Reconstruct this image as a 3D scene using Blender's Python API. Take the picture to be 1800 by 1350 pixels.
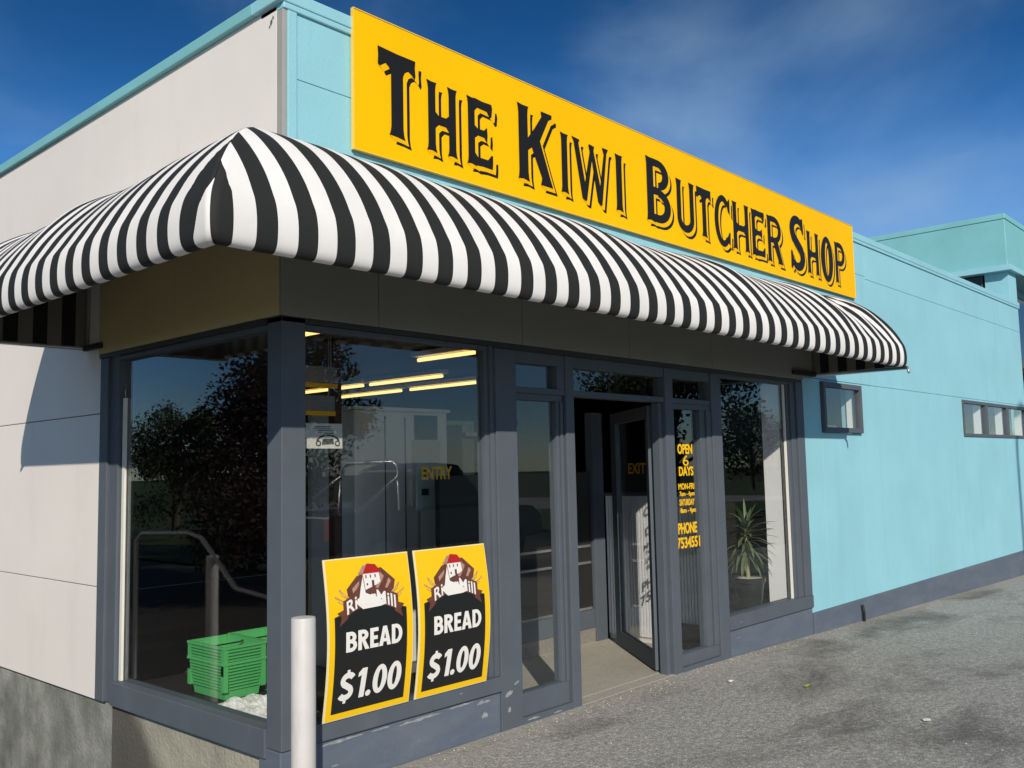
import bpy, bmesh, math, random
from mathutils import Vector, Matrix
rad = math.radians
for o in list(bpy.data.objects): bpy.data.objects.remove(o)
scene = bpy.context.scene
COL = scene.collection

# ------------------------------------------------------------------ camera
cd = bpy.data.cameras.new('camera'); cam = bpy.data.objects.new('camera', cd); COL.objects.link(cam)
F_PX, YAW, PITCH, ROLL = 1628.31, rad(47.6114), rad(5.2178), rad(-1.2319)
cd.sensor_width = 36.0; cd.lens = F_PX/1800*36.0; cd.clip_start = 0.05; cd.clip_end = 3000
cd.shift_x = 1.63/1800; cd.shift_y = -0.95/1800
_fw = Vector((math.sin(YAW)*math.cos(PITCH), math.cos(YAW)*math.cos(PITCH), math.sin(PITCH)))
_r = Vector((math.cos(YAW), -math.sin(YAW), 0)); _u = _r.cross(_fw)
_r2 = math.cos(ROLL)*_r + math.sin(ROLL)*_u; _u2 = -math.sin(ROLL)*_r + math.cos(ROLL)*_u
M = Matrix((( _r2.x,_u2.x,-_fw.x,-2.66022),(_r2.y,_u2.y,-_fw.y,-3.99724),(_r2.z,_u2.z,-_fw.z,1.6),(0,0,0,1)))
cam.matrix_world = M; scene.camera = cam

# ------------------------------------------------------------------ world, sun, exposure
SUN_DIR = Vector((-1.0, -1.22, 0.86)).normalized()
SUN_EL = math.asin(SUN_DIR.z); SUN_ROT = math.atan2(SUN_DIR.x, SUN_DIR.y) % (2*math.pi)
w = bpy.data.worlds.new('World'); scene.world = w; w.use_nodes = True
wn = w.node_tree.nodes; wl = w.node_tree.links; wn.clear()
sky = wn.new('ShaderNodeTexSky'); sky.sky_type = 'NISHITA'; sky.sun_disc = False
sky.sun_elevation = SUN_EL; sky.sun_rotation = SUN_ROT
sky.altitude = 1200; sky.air_density = 1.0; sky.dust_density = 0.25; sky.ozone_density = 5.0
hsv = wn.new('ShaderNodeHueSaturation'); hsv.inputs['Saturation'].default_value = 1.25; hsv.inputs['Value'].default_value = 1.1; hsv.inputs['Hue'].default_value = 0.504
wl.new(sky.outputs[0], hsv.inputs['Color'])
tc = wn.new('ShaderNodeTexCoord')
mp = wn.new('ShaderNodeMapping'); mp.inputs['Rotation'].default_value = (0.25, 0.1, 0.5); mp.inputs['Scale'].default_value = (1.5, 1.7, 3.0)
wl.new(tc.outputs['Generated'], mp.inputs[0])
nz = wn.new('ShaderNodeTexNoise'); nz.inputs['Scale'].default_value = 1.7; nz.inputs['Detail'].default_value = 6; nz.inputs['Roughness'].default_value = 0.50; nz.inputs['Distortion'].default_value = 0.25
wl.new(mp.outputs[0], nz.inputs['Vector'])
def vmath(op, a, b):
    n = wn.new('ShaderNodeVectorMath'); n.operation = op; wl.new(a, n.inputs[0]); n.inputs[1].default_value = b; return n.outputs['Value'] if op == 'DOT_PRODUCT' else n.outputs[0]
def smath(op, a, b, c=None):
    n = wn.new('ShaderNodeMath'); n.operation = op
    for i, v in enumerate((a, b, c)):
        if v is None: continue
        if isinstance(v, (int, float)): n.inputs[i].default_value = v
        else: wl.new(v, n.inputs[i])
    return n.outputs[0]
def srange(v, lo, hi, t0=0.0, t1=1.0):
    n = wn.new('ShaderNodeMapRange'); n.interpolation_type = 'SMOOTHSTEP'; wl.new(v, n.inputs['Value'])
    n.inputs['From Min'].default_value = lo; n.inputs['From Max'].default_value = hi; n.inputs['To Min'].default_value = t0; n.inputs['To Max'].default_value = t1; return n.outputs[0]
nrm = wn.new('ShaderNodeVectorMath'); nrm.operation = 'NORMALIZE'; wl.new(tc.outputs['Generated'], nrm.inputs[0]); DIR = nrm.outputs[0]
# wisps everywhere, a broad pale bank low in the north-east, and unseen cloud added behind the camera for whiter fill light
bank = smath('MULTIPLY', srange(vmath('DOT_PRODUCT', DIR, Vector((0.880,0.375,0.295)).normalized()), 0.955, 0.995), 0.29)
bank2 = smath('MULTIPLY', srange(vmath('DOT_PRODUCT', DIR, Vector((0.78,0.53,0.34)).normalized()), 0.985, 0.999), 0.09)
fill_cloud = smath('MULTIPLY', srange(vmath('DOT_PRODUCT', DIR, Vector((-0.72,-0.68,0.15)).normalized()), -0.1, 0.7), 0.36)
cl = smath('ADD', smath('ADD', smath('ADD', smath('MULTIPLY_ADD', nz.outputs['Fac'], 0.95, -0.03), bank), bank2), fill_cloud)
CLOUD = srange(cl, 0.43, 0.90, 0.0, 0.60)
mx = wn.new('ShaderNodeMix'); mx.data_type = 'RGBA'
zs_ = wn.new('ShaderNodeSeparateXYZ'); wl.new(DIR, zs_.inputs[0])
deep = wn.new('ShaderNodeMix'); deep.data_type = 'RGBA'; deep.blend_type = 'MULTIPLY'; deep.inputs['Factor'].default_value = 1.0
wl.new(hsv.outputs[0], deep.inputs['A']); wl.new(srange(zs_.outputs['Z'], 0.22, 0.47, 1.28, 0.66), deep.inputs['B'])
wl.new(CLOUD, mx.inputs['Factor']); wl.new(deep.outputs['Result'], mx.inputs['A']); mx.inputs['B'].default_value = (4.2, 6.0, 8.0, 1)
bg = wn.new('ShaderNodeBackground'); bg.inputs['Strength'].default_value = 0.085
wl.new(mx.outputs['Result'], bg.inputs['Color'])
wo = wn.new('ShaderNodeOutputWorld'); wl.new(bg.outputs[0], wo.inputs['Surface'])
sl = bpy.data.lights.new('sun', 'SUN'); sl.energy = 4.2; sl.angle = rad(0.5); sl.color = (1.0, 0.925, 0.80)
so = bpy.data.objects.new('sun', sl); COL.objects.link(so); so.rotation_euler = SUN_DIR.to_track_quat('Z', 'Y').to_euler(); so.location = SUN_DIR*60
vs = scene.view_settings; vs.view_transform = 'Standard'; vs.look = 'None'; vs.exposure = 0.0; vs.gamma = 1.0; vs.use_curve_mapping = False
scene.cycles.use_denoising = True; scene.cycles.transparent_max_bounces = 24; scene.cycles.max_bounces = 8

# ------------------------------------------------------------------ materials
MATS = {}
def mat(name, col, rough=0.6, metal=0.0, var=0.0, vscale=3.0, bump=0.0, bscale=200.0, spec=0.4, emit=None, estr=0.0, stains=None):
    if name in MATS: return MATS[name]
    m = bpy.data.materials.new(name); m.use_nodes = True; nt = m.node_tree; N = nt.nodes; L = nt.links
    b = N['Principled BSDF']; b.inputs['Base Color'].default_value = (*col, 1); b.inputs['Roughness'].default_value = rough
    b.inputs['Metallic'].default_value = metal; b.inputs['Specular IOR Level'].default_value = spec
    if emit: b.inputs['Emission Color'].default_value = (*emit, 1); b.inputs['Emission Strength'].default_value = estr
    tcn = N.new('ShaderNodeTexCoord')
    last = None
    if var > 0:
        n = N.new('ShaderNodeTexNoise'); n.inputs['Scale'].default_value = vscale; n.inputs['Detail'].default_value = 8; n.inputs['Roughness'].default_value = 0.6
        L.new(tcn.outputs['Object'], n.inputs['Vector'])
        mr = N.new('ShaderNodeMapRange'); mr.inputs['From Min'].default_value = 0.25; mr.inputs['From Max'].default_value = 0.75
        mr.inputs['To Min'].default_value = 1-var; mr.inputs['To Max'].default_value = 1+var
        L.new(n.outputs['Fac'], mr.inputs['Value'])
        mu = N.new('ShaderNodeMix'); mu.data_type = 'RGBA'; mu.blend_type = 'MULTIPLY'; mu.inputs['Factor'].default_value = 1
        mu.inputs['A'].default_value = (*col, 1); L.new(mr.outputs[0], mu.inputs['B']); last = mu.outputs['Result']
        L.new(last, b.inputs['Base Color'])
    if stains:
        # dirt: (colour, scale xyz, threshold lo, hi, strength)
        sc_, (sx, sy, sz), lo, hi, st = stains
        mpn = N.new('ShaderNodeMapping'); mpn.inputs['Scale'].default_value = (sx, sy, sz); L.new(tcn.outputs['Object'], mpn.inputs[0])
        n2 = N.new('ShaderNodeTexNoise'); n2.inputs['Scale'].default_value = 1; n2.inputs['Detail'].default_value = 9; n2.inputs['Roughness'].default_value = 0.65
        L.new(mpn.outputs[0], n2.inputs['Vector'])
        m2 = N.new('ShaderNodeMapRange'); m2.inputs['From Min'].default_value = lo; m2.inputs['From Max'].default_value = hi; m2.inputs['To Max'].default_value = st
        L.new(n2.outputs['Fac'], m2.inputs['Value'])
        mi = N.new('ShaderNodeMix'); mi.data_type = 'RGBA'; L.new(m2.outputs[0], mi.inputs['Factor'])
        if last: L.new(last, mi.inputs['A'])
        else: mi.inputs['A'].default_value = (*col, 1)
        mi.inputs['B'].default_value = (*sc_, 1); last = mi.outputs['Result']; L.new(last, b.inputs['Base Color'])
    if bump > 0:
        n3 = N.new('ShaderNodeTexNoise'); n3.inputs['Scale'].default_value = bscale; n3.inputs['Detail'].default_value = 4
        L.new(tcn.outputs['Object'], n3.inputs['Vector'])
        bp = N.new('ShaderNodeBump'); bp.inputs['Strength'].default_value = bump; bp.inputs['Distance'].default_value = 0.01
        L.new(n3.outputs['Fac'], bp.inputs['Height']); L.new(bp.outputs[0], b.inputs['Normal'])
    MATS[name] = m; return m

TEAL = mat('teal_paint', (0.285, 0.575, 0.655), 0.62, var=0.07, vscale=1.1, bump=0.16, bscale=70, stains=((0.19,0.45,0.53), (3.4,3.4,0.45), 0.52, 0.85, 0.5))
TEALD = mat('teal_trim', (0.205, 0.49, 0.525), 0.6, var=0.08, vscale=2, bump=0.1)
WHITE = mat('white_wall_paint', (0.775, 0.722, 0.675), 0.7, var=0.04, vscale=1.2, bump=0.08, bscale=120, stains=((0.5,0.47,0.42), (2.6,2.0,0.5), 0.56, 0.85, 0.32))
OLIVE = mat('olive_fascia_paint', (0.50, 0.42, 0.215), 0.7, var=0.06, vscale=1.5, bump=0.05)
CHAR = mat('charcoal_fascia_paint', (0.215, 0.22, 0.20), 0.7, var=0.06, vscale=1.5, bump=0.05)
JOINT = mat('panel_joint', (0.10, 0.105, 0.11), 0.9)
FLASH = mat('grey_flashing', (0.34, 0.335, 0.32), 0.6, var=0.1)
SLATE = mat('slate_frame_paint', (0.094, 0.110, 0.132), 0.55, var=0.08, vscale=4, bump=0.04, bscale=60, spec=0.15, stains=((0.15,0.165,0.185), (3,3,1.2), 0.58, 0.85, 0.45))
DARKGAP = mat('black_gasket', (0.012, 0.012, 0.013), 0.5)
HEADM = mat('near_black_head', (0.035, 0.037, 0.042), 0.6, var=0.1)  # near-black tone of the header and head trims
BEAD = mat('white_bead', (0.7, 0.68, 0.62), 0.5, var=0.06)
YEL = mat('sign_yellow', (0.95, 0.51, 0.0), 0.6, var=0.05, vscale=0.8, bump=0.05, bscale=3, spec=0.12)
YEDGE = mat('sign_edge', (0.88, 0.58, 0.10), 0.5)
BLACK = mat('letter_black', (0.012, 0.011, 0.010), 0.5, spec=0.3)
PYEL = mat('poster_yellow', (0.90, 0.54, 0.004), 0.35)
PBLK = mat('poster_black', (0.014, 0.015, 0.014), 0.35)
PWHT = mat('poster_white', (0.80, 0.77, 0.73), 0.4)
PBRN = mat('poster_brown', (0.13, 0.045, 0.03), 0.45, var=0.35, vscale=60)
PBRN2 = mat('poster_tan', (0.42, 0.23, 0.17), 0.45, var=0.3, vscale=60)
PRED = mat('poster_red', (0.42, 0.015, 0.012), 0.4)
PBORD = mat('poster_border', (0.80, 0.70, 0.42), 0.4)
PVCW = mat('bollard_white', (0.54, 0.515, 0.495), 0.45, var=0.07, vscale=6, bump=0.03, stains=((0.33,0.30,0.27), (14,14,4), 0.55, 0.75, 0.5))
GREEN = mat('basket_green', (0.085, 0.42, 0.13), 0.4, var=0.06)
YTXT = mat('window_lettering_yellow', (0.90, 0.52, 0.01), 0.5)
POLY = mat('clear_bag', (0.80, 0.80, 0.76), 0.2, var=0.25, vscale=14, bump=0.5, bscale=14)
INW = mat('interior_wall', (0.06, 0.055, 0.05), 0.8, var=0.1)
INWH = mat('interior_white_panel', (0.74, 0.74, 0.72), 0.6, var=0.06)
INWALL = mat('interior_return_white', (0.88, 0.88, 0.90), 0.7, var=0.03)
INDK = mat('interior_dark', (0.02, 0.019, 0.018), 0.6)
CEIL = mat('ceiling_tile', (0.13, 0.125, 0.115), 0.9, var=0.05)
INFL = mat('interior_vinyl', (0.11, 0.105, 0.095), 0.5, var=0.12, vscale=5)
LOBBY = mat('lobby_carpet', (0.37, 0.345, 0.295), 0.9, var=0.22, vscale=70, bump=0.3, bscale=300, stains=((0.12,0.11,0.09), (1.5,1.5,1.5), 0.5, 0.8, 0.4))
TILE = mat('skirting_tile', (0.22, 0.20, 0.18), 0.6, var=0.25, vscale=40)
CHROME = mat('aluminium_strip', (0.75, 0.75, 0.74), 0.25, metal=0.9)
TUBE = mat('fluorescent_tube', (0.9,0.8,0.55), 0.5, emit=(1.0, 0.62, 0.20), estr=1.9)
POT = mat('black_pot', (0.015, 0.015, 0.014), 0.3)
SOIL = mat('white_pebbles', (0.62, 0.57, 0.48), 0.8, var=0.2, vscale=60)
LEAF = mat('dracaena_leaf', (0.10, 0.135, 0.065), 0.4, var=0.35, vscale=12)
CANE = mat('dracaena_cane', (0.30, 0.27, 0.14), 0.7, var=0.3, vscale=40)
PAPER = mat('notice_paper', (0.55, 0.53, 0.46), 0.7)
INK = mat('notice_ink', (0.06, 0.055, 0.05), 0.7)
TREEL = mat('tree_leaf', (0.035, 0.055, 0.02), 0.7, var=0.4, vscale=1.2)
TREEP = mat('purple_leaf', (0.05, 0.024, 0.022), 0.7, var=0.4, vscale=1.2)
BARK = mat('bark', (0.09, 0.07, 0.05), 0.9, var=0.3, vscale=12)
GRASS = mat('grass', (0.05, 0.07, 0.02), 0.9, var=0.4, vscale=2)
GALV = mat('galvanised_tube', (0.45, 0.45, 0.44), 0.35, metal=0.7, var=0.1)
CARW = mat('car_paint', (0.02, 0.022, 0.026), 0.25, spec=0.6)
CARG = mat('car_glass', (0.01, 0.012, 0.014), 0.08)
RUBB = mat('rubber', (0.02, 0.02, 0.02), 0.8)

def concrete():
    m = bpy.data.materials.new('weathered_concrete'); m.use_nodes = True; N = m.node_tree.nodes; L = m.node_tree.links; b = N['Principled BSDF']
    b.inputs['Roughness'].default_value = 0.9
    t = N.new('ShaderNodeTexCoord'); n = N.new('ShaderNodeTexNoise'); n.inputs['Scale'].default_value = 3.2; n.inputs['Detail'].default_value = 9; n.inputs['Roughness'].default_value = 0.62
    L.new(t.outputs['Object'], n.inputs['Vector'])
    r = N.new('ShaderNodeValToRGB'); e = r.color_ramp.elements
    e[0].position = 0.3; e[0].color = (0.11,0.115,0.095,1); e[1].position = 0.70; e[1].color = (0.34,0.335,0.30,1)
    x = e.new(0.5); x.color = (0.20,0.205,0.175,1)
    L.new(n.outputs['Fac'], r.inputs[0])
    n2 = N.new('ShaderNodeTexNoise'); n2.inputs['Scale'].default_value = 45; n2.inputs['Detail'].default_value = 6; L.new(t.outputs['Object'], n2.inputs['Vector'])
    # newer, yellower pour under the window (y < 1.9) with a darker patch starting at its joint
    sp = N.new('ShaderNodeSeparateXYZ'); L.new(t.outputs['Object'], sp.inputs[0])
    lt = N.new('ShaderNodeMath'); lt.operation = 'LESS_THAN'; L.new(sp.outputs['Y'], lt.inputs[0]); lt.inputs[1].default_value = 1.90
    mi = N.new('ShaderNodeMix'); mi.data_type = 'RGBA'; L.new(lt.outputs[0], mi.inputs['Factor']); L.new(r.outputs[0], mi.inputs['A'])
    r2 = N.new('ShaderNodeValToRGB'); e = r2.color_ramp.elements
    e[0].position = 0.3; e[0].color = (0.25,0.24,0.19,1); e[1].position = 0.7; e[1].color = (0.41,0.39,0.31,1); L.new(n.outputs['Fac'], r2.inputs[0])
    L.new(r2.outputs[0], mi.inputs['B'])
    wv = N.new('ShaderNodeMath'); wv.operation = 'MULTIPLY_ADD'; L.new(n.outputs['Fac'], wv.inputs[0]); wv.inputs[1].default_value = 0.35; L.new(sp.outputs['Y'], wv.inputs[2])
    # darker patch between y 1.25 and 1.9 and z under the sill
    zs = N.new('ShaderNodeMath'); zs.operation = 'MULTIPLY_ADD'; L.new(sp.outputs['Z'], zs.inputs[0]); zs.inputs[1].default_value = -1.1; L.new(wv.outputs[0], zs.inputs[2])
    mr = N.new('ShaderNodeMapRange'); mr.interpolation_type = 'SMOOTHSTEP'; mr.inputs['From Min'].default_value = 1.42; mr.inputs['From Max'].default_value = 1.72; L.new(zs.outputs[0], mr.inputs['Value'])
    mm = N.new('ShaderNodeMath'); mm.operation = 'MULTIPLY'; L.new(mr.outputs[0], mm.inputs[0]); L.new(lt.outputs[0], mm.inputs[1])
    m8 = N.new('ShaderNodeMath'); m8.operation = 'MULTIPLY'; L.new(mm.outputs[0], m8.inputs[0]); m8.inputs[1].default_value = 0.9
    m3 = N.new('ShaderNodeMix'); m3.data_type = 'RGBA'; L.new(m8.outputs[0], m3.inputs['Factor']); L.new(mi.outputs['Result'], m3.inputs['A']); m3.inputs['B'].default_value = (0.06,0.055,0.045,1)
    L.new(m3.outputs['Result'], b.inputs['Base Color'])
    bp = N.new('ShaderNodeBump'); bp.inputs['Strength'].default_value = 0.4; bp.inputs['Distance'].default_value = 0.02; L.new(n2.outputs['Fac'], bp.inputs['Height']); L.new(bp.outputs[0], b.inputs['Normal'])
    return m
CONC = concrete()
LANE = mat('dark_lane_asphalt', (0.055, 0.05, 0.045), 0.95, var=0.3, vscale=3, stains=((0.10,0.09,0.075), (0.3,2.5,1), 0.5, 0.7, 0.7))
LINING = mat('awning_lining', (0.11, 0.105, 0.095), 0.9, var=0.1)

def pavement_mat():
    m = bpy.data.materials.new('worn_asphalt'); m.use_nodes = True; N = m.node_tree.nodes; L = m.node_tree.links; b = N['Principled BSDF']
    b.inputs['Roughness'].default_value = 0.85; b.inputs['Specular IOR Level'].default_value = 0.3
    t = N.new('ShaderNodeTexCoord')
    v = N.new('ShaderNodeTexVoronoi'); v.inputs['Scale'].default_value = 150; L.new(t.outputs['Object'], v.inputs['Vector'])
    r = N.new('ShaderNodeValToRGB'); e = r.color_ramp.elements
    sepc = N.new('ShaderNodeSeparateColor'); L.new(v.outputs['Color'], sepc.inputs[0]); L.new(sepc.outputs[0], r.inputs[0])
    e[0].position = 0.0; e[0].color = (0.22,0.218,0.205,1); e[1].position = 1.0; e[1].color = (0.66,0.62,0.55,1)
    x = e.new(0.45); x.color = (0.31,0.30,0.275,1); x = e.new(0.88); x.color = (0.42,0.405,0.37,1)
    n1 = N.new('ShaderNodeTexNoise'); n1.inputs['Scale'].default_value = 26; n1.inputs['Detail'].default_value = 6; L.new(t.outputs['Object'], n1.inputs['Vector'])
    mr1 = N.new('ShaderNodeMapRange'); mr1.inputs['From Min'].default_value = 0.3; mr1.inputs['From Max'].default_value = 0.7; mr1.inputs['To Min'].default_value = 0.75; mr1.inputs['To Max'].default_value = 1.22; L.new(n1.outputs['Fac'], mr1.inputs['Value'])
    mu = N.new('ShaderNodeMix'); mu.data_type = 'RGBA'; mu.blend_type = 'MULTIPLY'; mu.inputs['Factor'].default_value = 1; L.new(r.outputs[0], mu.inputs['A']); L.new(mr1.outputs[0], mu.inputs['B'])
    # oil and damp patches
    mp_ = N.new('ShaderNodeMapping'); mp_.inputs['Scale'].default_value = (0.42, 0.80, 1); mp_.inputs['Location'].default_value = (2.6, 1.35, 0); mp_.inputs['Rotation'].default_value = (0,0,0.3); L.new(t.outputs['Object'], mp_.inputs[0])
    n2 = N.new('ShaderNodeTexNoise'); n2.inputs['Scale'].default_value = 1.25; n2.inputs['Detail'].default_value = 7; n2.inputs['Roughness'].default_value = 0.68; n2.inputs['Distortion'].default_value = 0.4; L.new(mp_.outputs[0], n2.inputs['Vector'])
    mr2 = N.new('ShaderNodeMapRange'); mr2.inputs['From Min'].default_value = 0.50; mr2.inputs['From Max'].default_value = 0.66; mr2.inputs['To Max'].default_value = 0.64; L.new(n2.outputs['Fac'], mr2.inputs['Value'])
    m2 = N.new('ShaderNodeMix'); m2.data_type = 'RGBA'; L.new(mr2.outputs[0], m2.inputs['Factor']); L.new(mu.outputs['Result'], m2.inputs['A']); m2.inputs['B'].default_value = (0.055,0.05,0.045,1)
    # pale grit gathered against the shopfront
    sp = N.new('ShaderNodeSeparateXYZ'); L.new(t.outputs['Object'], sp.inputs[0])
    n4 = N.new('ShaderNodeTexNoise'); n4.inputs['Scale'].default_value = 7; n4.inputs['Detail'].default_value = 5; L.new(t.outputs['Object'], n4.inputs['Vector'])
    ad = N.new('ShaderNodeMath'); ad.operation = 'MULTIPLY_ADD'; L.new(n4.outputs['Fac'], ad.inputs[0]); ad.inputs[1].default_value = 0.5; L.new(sp.outputs['Y'], ad.inputs[2])
    mr3 = N.new('ShaderNodeMapRange'); mr3.inputs['From Min'].default_value = -0.05; mr3.inputs['From Max'].default_value = 0.28; mr3.inputs['To Max'].default_value = 0.55; L.new(ad.outputs[0], mr3.inputs['Value'])
    m4 = N.new('ShaderNodeMix'); m4.data_type = 'RGBA'; L.new(mr3.outputs[0], m4.inputs['Factor']); L.new(m2.outputs['Result'], m4.inputs['A']); m4.inputs['B'].default_value = (0.40,0.37,0.31,1)
    L.new(m4.outputs['Result'], b.inputs['Base Color'])
    bp = N.new('ShaderNodeBump'); bp.inputs['Strength'].default_value = 0.5; bp.inputs['Distance'].default_value = 0.006
    L.new(v.outputs['Distance'], bp.inputs['Height']); bp.invert = True
    bp2 = N.new('ShaderNodeBump'); bp2.inputs['Strength'].default_value = 0.25; bp2.inputs['Distance'].default_value = 0.03; L.new(n1.outputs['Fac'], bp2.inputs['Height']); L.new(bp.outputs[0], bp2.inputs['Normal'])
    L.new(bp2.outputs[0], b.inputs['Normal'])
    return m
PAVE = pavement_mat()

def chipped():
    # slate paint on render, knocked off in places to the pale undercoat
    m = bpy.data.materials.new('chipped_slate_plinth'); m.use_nodes = True; N = m.node_tree.nodes; L = m.node_tree.links; b = N['Principled BSDF']
    b.inputs['Roughness'].default_value = 0.6
    t = N.new('ShaderNodeTexCoord'); n = N.new('ShaderNodeTexNoise'); n.inputs['Scale'].default_value = 2.4; n.inputs['Detail'].default_value = 10; n.inputs['Roughness'].default_value = 0.7; n.inputs['Distortion'].default_value = 0.6
    mp_ = N.new('ShaderNodeMapping'); mp_.inputs['Scale'].default_value = (0.7,1,2.4); mp_.inputs['Rotation'].default_value = (0,0.3,0); L.new(t.outputs['Object'], mp_.inputs[0]); L.new(mp_.outputs[0], n.inputs['Vector'])
    r = N.new('ShaderNodeValToRGB'); e = r.color_ramp.elements
    e[0].position = 0.0; e[0].color = (0.085,0.105,0.14,1); e[1].position = 0.74; e[1].color = (0.30,0.30,0.30,1)
    x = e.new(0.45); x.color = (0.10,0.125,0.165,1); x = e.new(0.70); x.color = (0.135,0.155,0.19,1)
    L.new(n.outputs['Fac'], r.inputs[0]); L.new(r.outputs[0], b.inputs['Base Color'])
    n2 = N.new('ShaderNodeTexNoise'); n2.inputs['Scale'].default_value = 60; L.new(t.outputs['Object'], n2.inputs['Vector'])
    bp = N.new('ShaderNodeBump'); bp.inputs['Strength'].default_value = 0.2; bp.inputs['Distance'].default_value = 0.01; L.new(n2.outputs['Fac'], bp.inputs['Height']); L.new(bp.outputs[0], b.inputs['Normal'])
    return m
CHIP = chipped()

def glass(name, f0, tint, maxf=0.8):
    m = bpy.data.materials.new(name); m.use_nodes = True; N = m.node_tree.nodes; L = m.node_tree.links
    for n in list(N): N.remove(n)
    lw = N.new('ShaderNodeLayerWeight'); lw.inputs['Blend'].default_value = 0.5
    p = N.new('ShaderNodeMath'); p.operation = 'POWER'; L.new(lw.outputs['Facing'], p.inputs[0]); p.inputs[1].default_value = 5
    s = N.new('ShaderNodeMath'); s.operation = 'MULTIPLY_ADD'; L.new(p.outputs[0], s.inputs[0]); s.inputs[1].default_value = maxf-f0; s.inputs[2].default_value = f0
    tr = N.new('ShaderNodeBsdfTransparent'); tr.inputs[0].default_value = (*tint, 1)
    gl = N.new('ShaderNodeBsdfGlossy'); gl.inputs['Roughness'].default_value = 0.0; gl.inputs['Color'].default_value = (1,1,1,1)
    mi = N.new('ShaderNodeMixShader'); L.new(s.outputs[0], mi.inputs[0]); L.new(tr.outputs[0], mi.inputs[1]); L.new(gl.outputs[0], mi.inputs[2])
    o = N.new('ShaderNodeOutputMaterial'); L.new(mi.outputs[0], o.inputs[0]); return m
GLASS = glass('shop_glass', 0.05, (0.975, 0.98, 0.975))

def fabric_mat(name, ca, cb):
    m = bpy.data.materials.new(name); m.use_nodes = True; N = m.node_tree.nodes; L = m.node_tree.links; b = N['Principled BSDF']
    b.inputs['Roughness'].default_value = 0.75; b.inputs['Specular IOR Level'].default_value = 0.25
    uv = N.new('ShaderNodeUVMap'); uv.uv_map = 'stripe'; sp = N.new('ShaderNodeSeparateXYZ'); L.new(uv.outputs[0], sp.inputs[0])
    fr = N.new('ShaderNodeMath'); fr.operation = 'FRACT'; L.new(sp.outputs['X'], fr.inputs[0])
    gt = N.new('ShaderNodeMath'); gt.operation = 'GREATER_THAN'; L.new(fr.outputs[0], gt.inputs[0]); gt.inputs[1].default_value = 0.5
    t = N.new('ShaderNodeTexCoord'); n = N.new('ShaderNodeTexNoise'); n.inputs['Scale'].default_value = 2.5; n.inputs['Detail'].default_value = 8; L.new(t.outputs['Object'], n.inputs['Vector'])
    mr = N.new('ShaderNodeMapRange'); mr.inputs['From Min'].default_value = 0.3; mr.inputs['From Max'].default_value = 0.7; mr.inputs['To Min'].default_value = 0.9; mr.inputs['To Max'].default_value = 1.02; L.new(n.outputs['Fac'], mr.inputs['Value'])
    mi = N.new('ShaderNodeMix'); mi.data_type = 'RGBA'; L.new(gt.outputs[0], mi.inputs['Factor']); mi.inputs['A'].default_value = (*ca,1); mi.inputs['B'].default_value = (*cb,1)
    mu = N.new('ShaderNodeMix'); mu.data_type = 'RGBA'; mu.blend_type = 'MULTIPLY'; mu.inputs['Factor'].default_value = 1; L.new(mi.outputs['Result'], mu.inputs['A']); L.new(mr.outputs[0], mu.inputs['B'])
    L.new(mu.outputs['Result'], b.inputs['Base Color'])
    wv = N.new('ShaderNodeTexNoise'); wv.inputs['Scale'].default_value = 500; L.new(t.outputs['Object'], wv.inputs['Vector'])
    n5 = N.new('ShaderNodeTexNoise'); n5.inputs['Scale'].default_value = 7; n5.inputs['Detail'].default_value = 3; L.new(t.outputs['Object'], n5.inputs['Vector'])
    bp = N.new('ShaderNodeBump'); bp.inputs['Strength'].default_value = 0.12; bp.inputs['Distance'].default_value = 0.003; L.new(wv.outputs['Fac'], bp.inputs['Height'])
    b5 = N.new('ShaderNodeBump'); b5.inputs['Strength'].default_value = 0.15; b5.inputs['Distance'].default_value = 0.02; L.new(n5.outputs['Fac'], b5.inputs['Height']); L.new(bp.outputs[0], b5.inputs['Normal'])
    L.new(b5.outputs[0], b.inputs['Normal'])
    return m
FAB = fabric_mat('striped_canvas', (0.82,0.79,0.77), (0.022,0.023,0.022)); FAB_SHADED = fabric_mat('shaded_striped_canvas', (0.16,0.15,0.13), (0.012,0.012,0.012))  # second one: same canvas, with the shade inside the end panels in its colour

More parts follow.
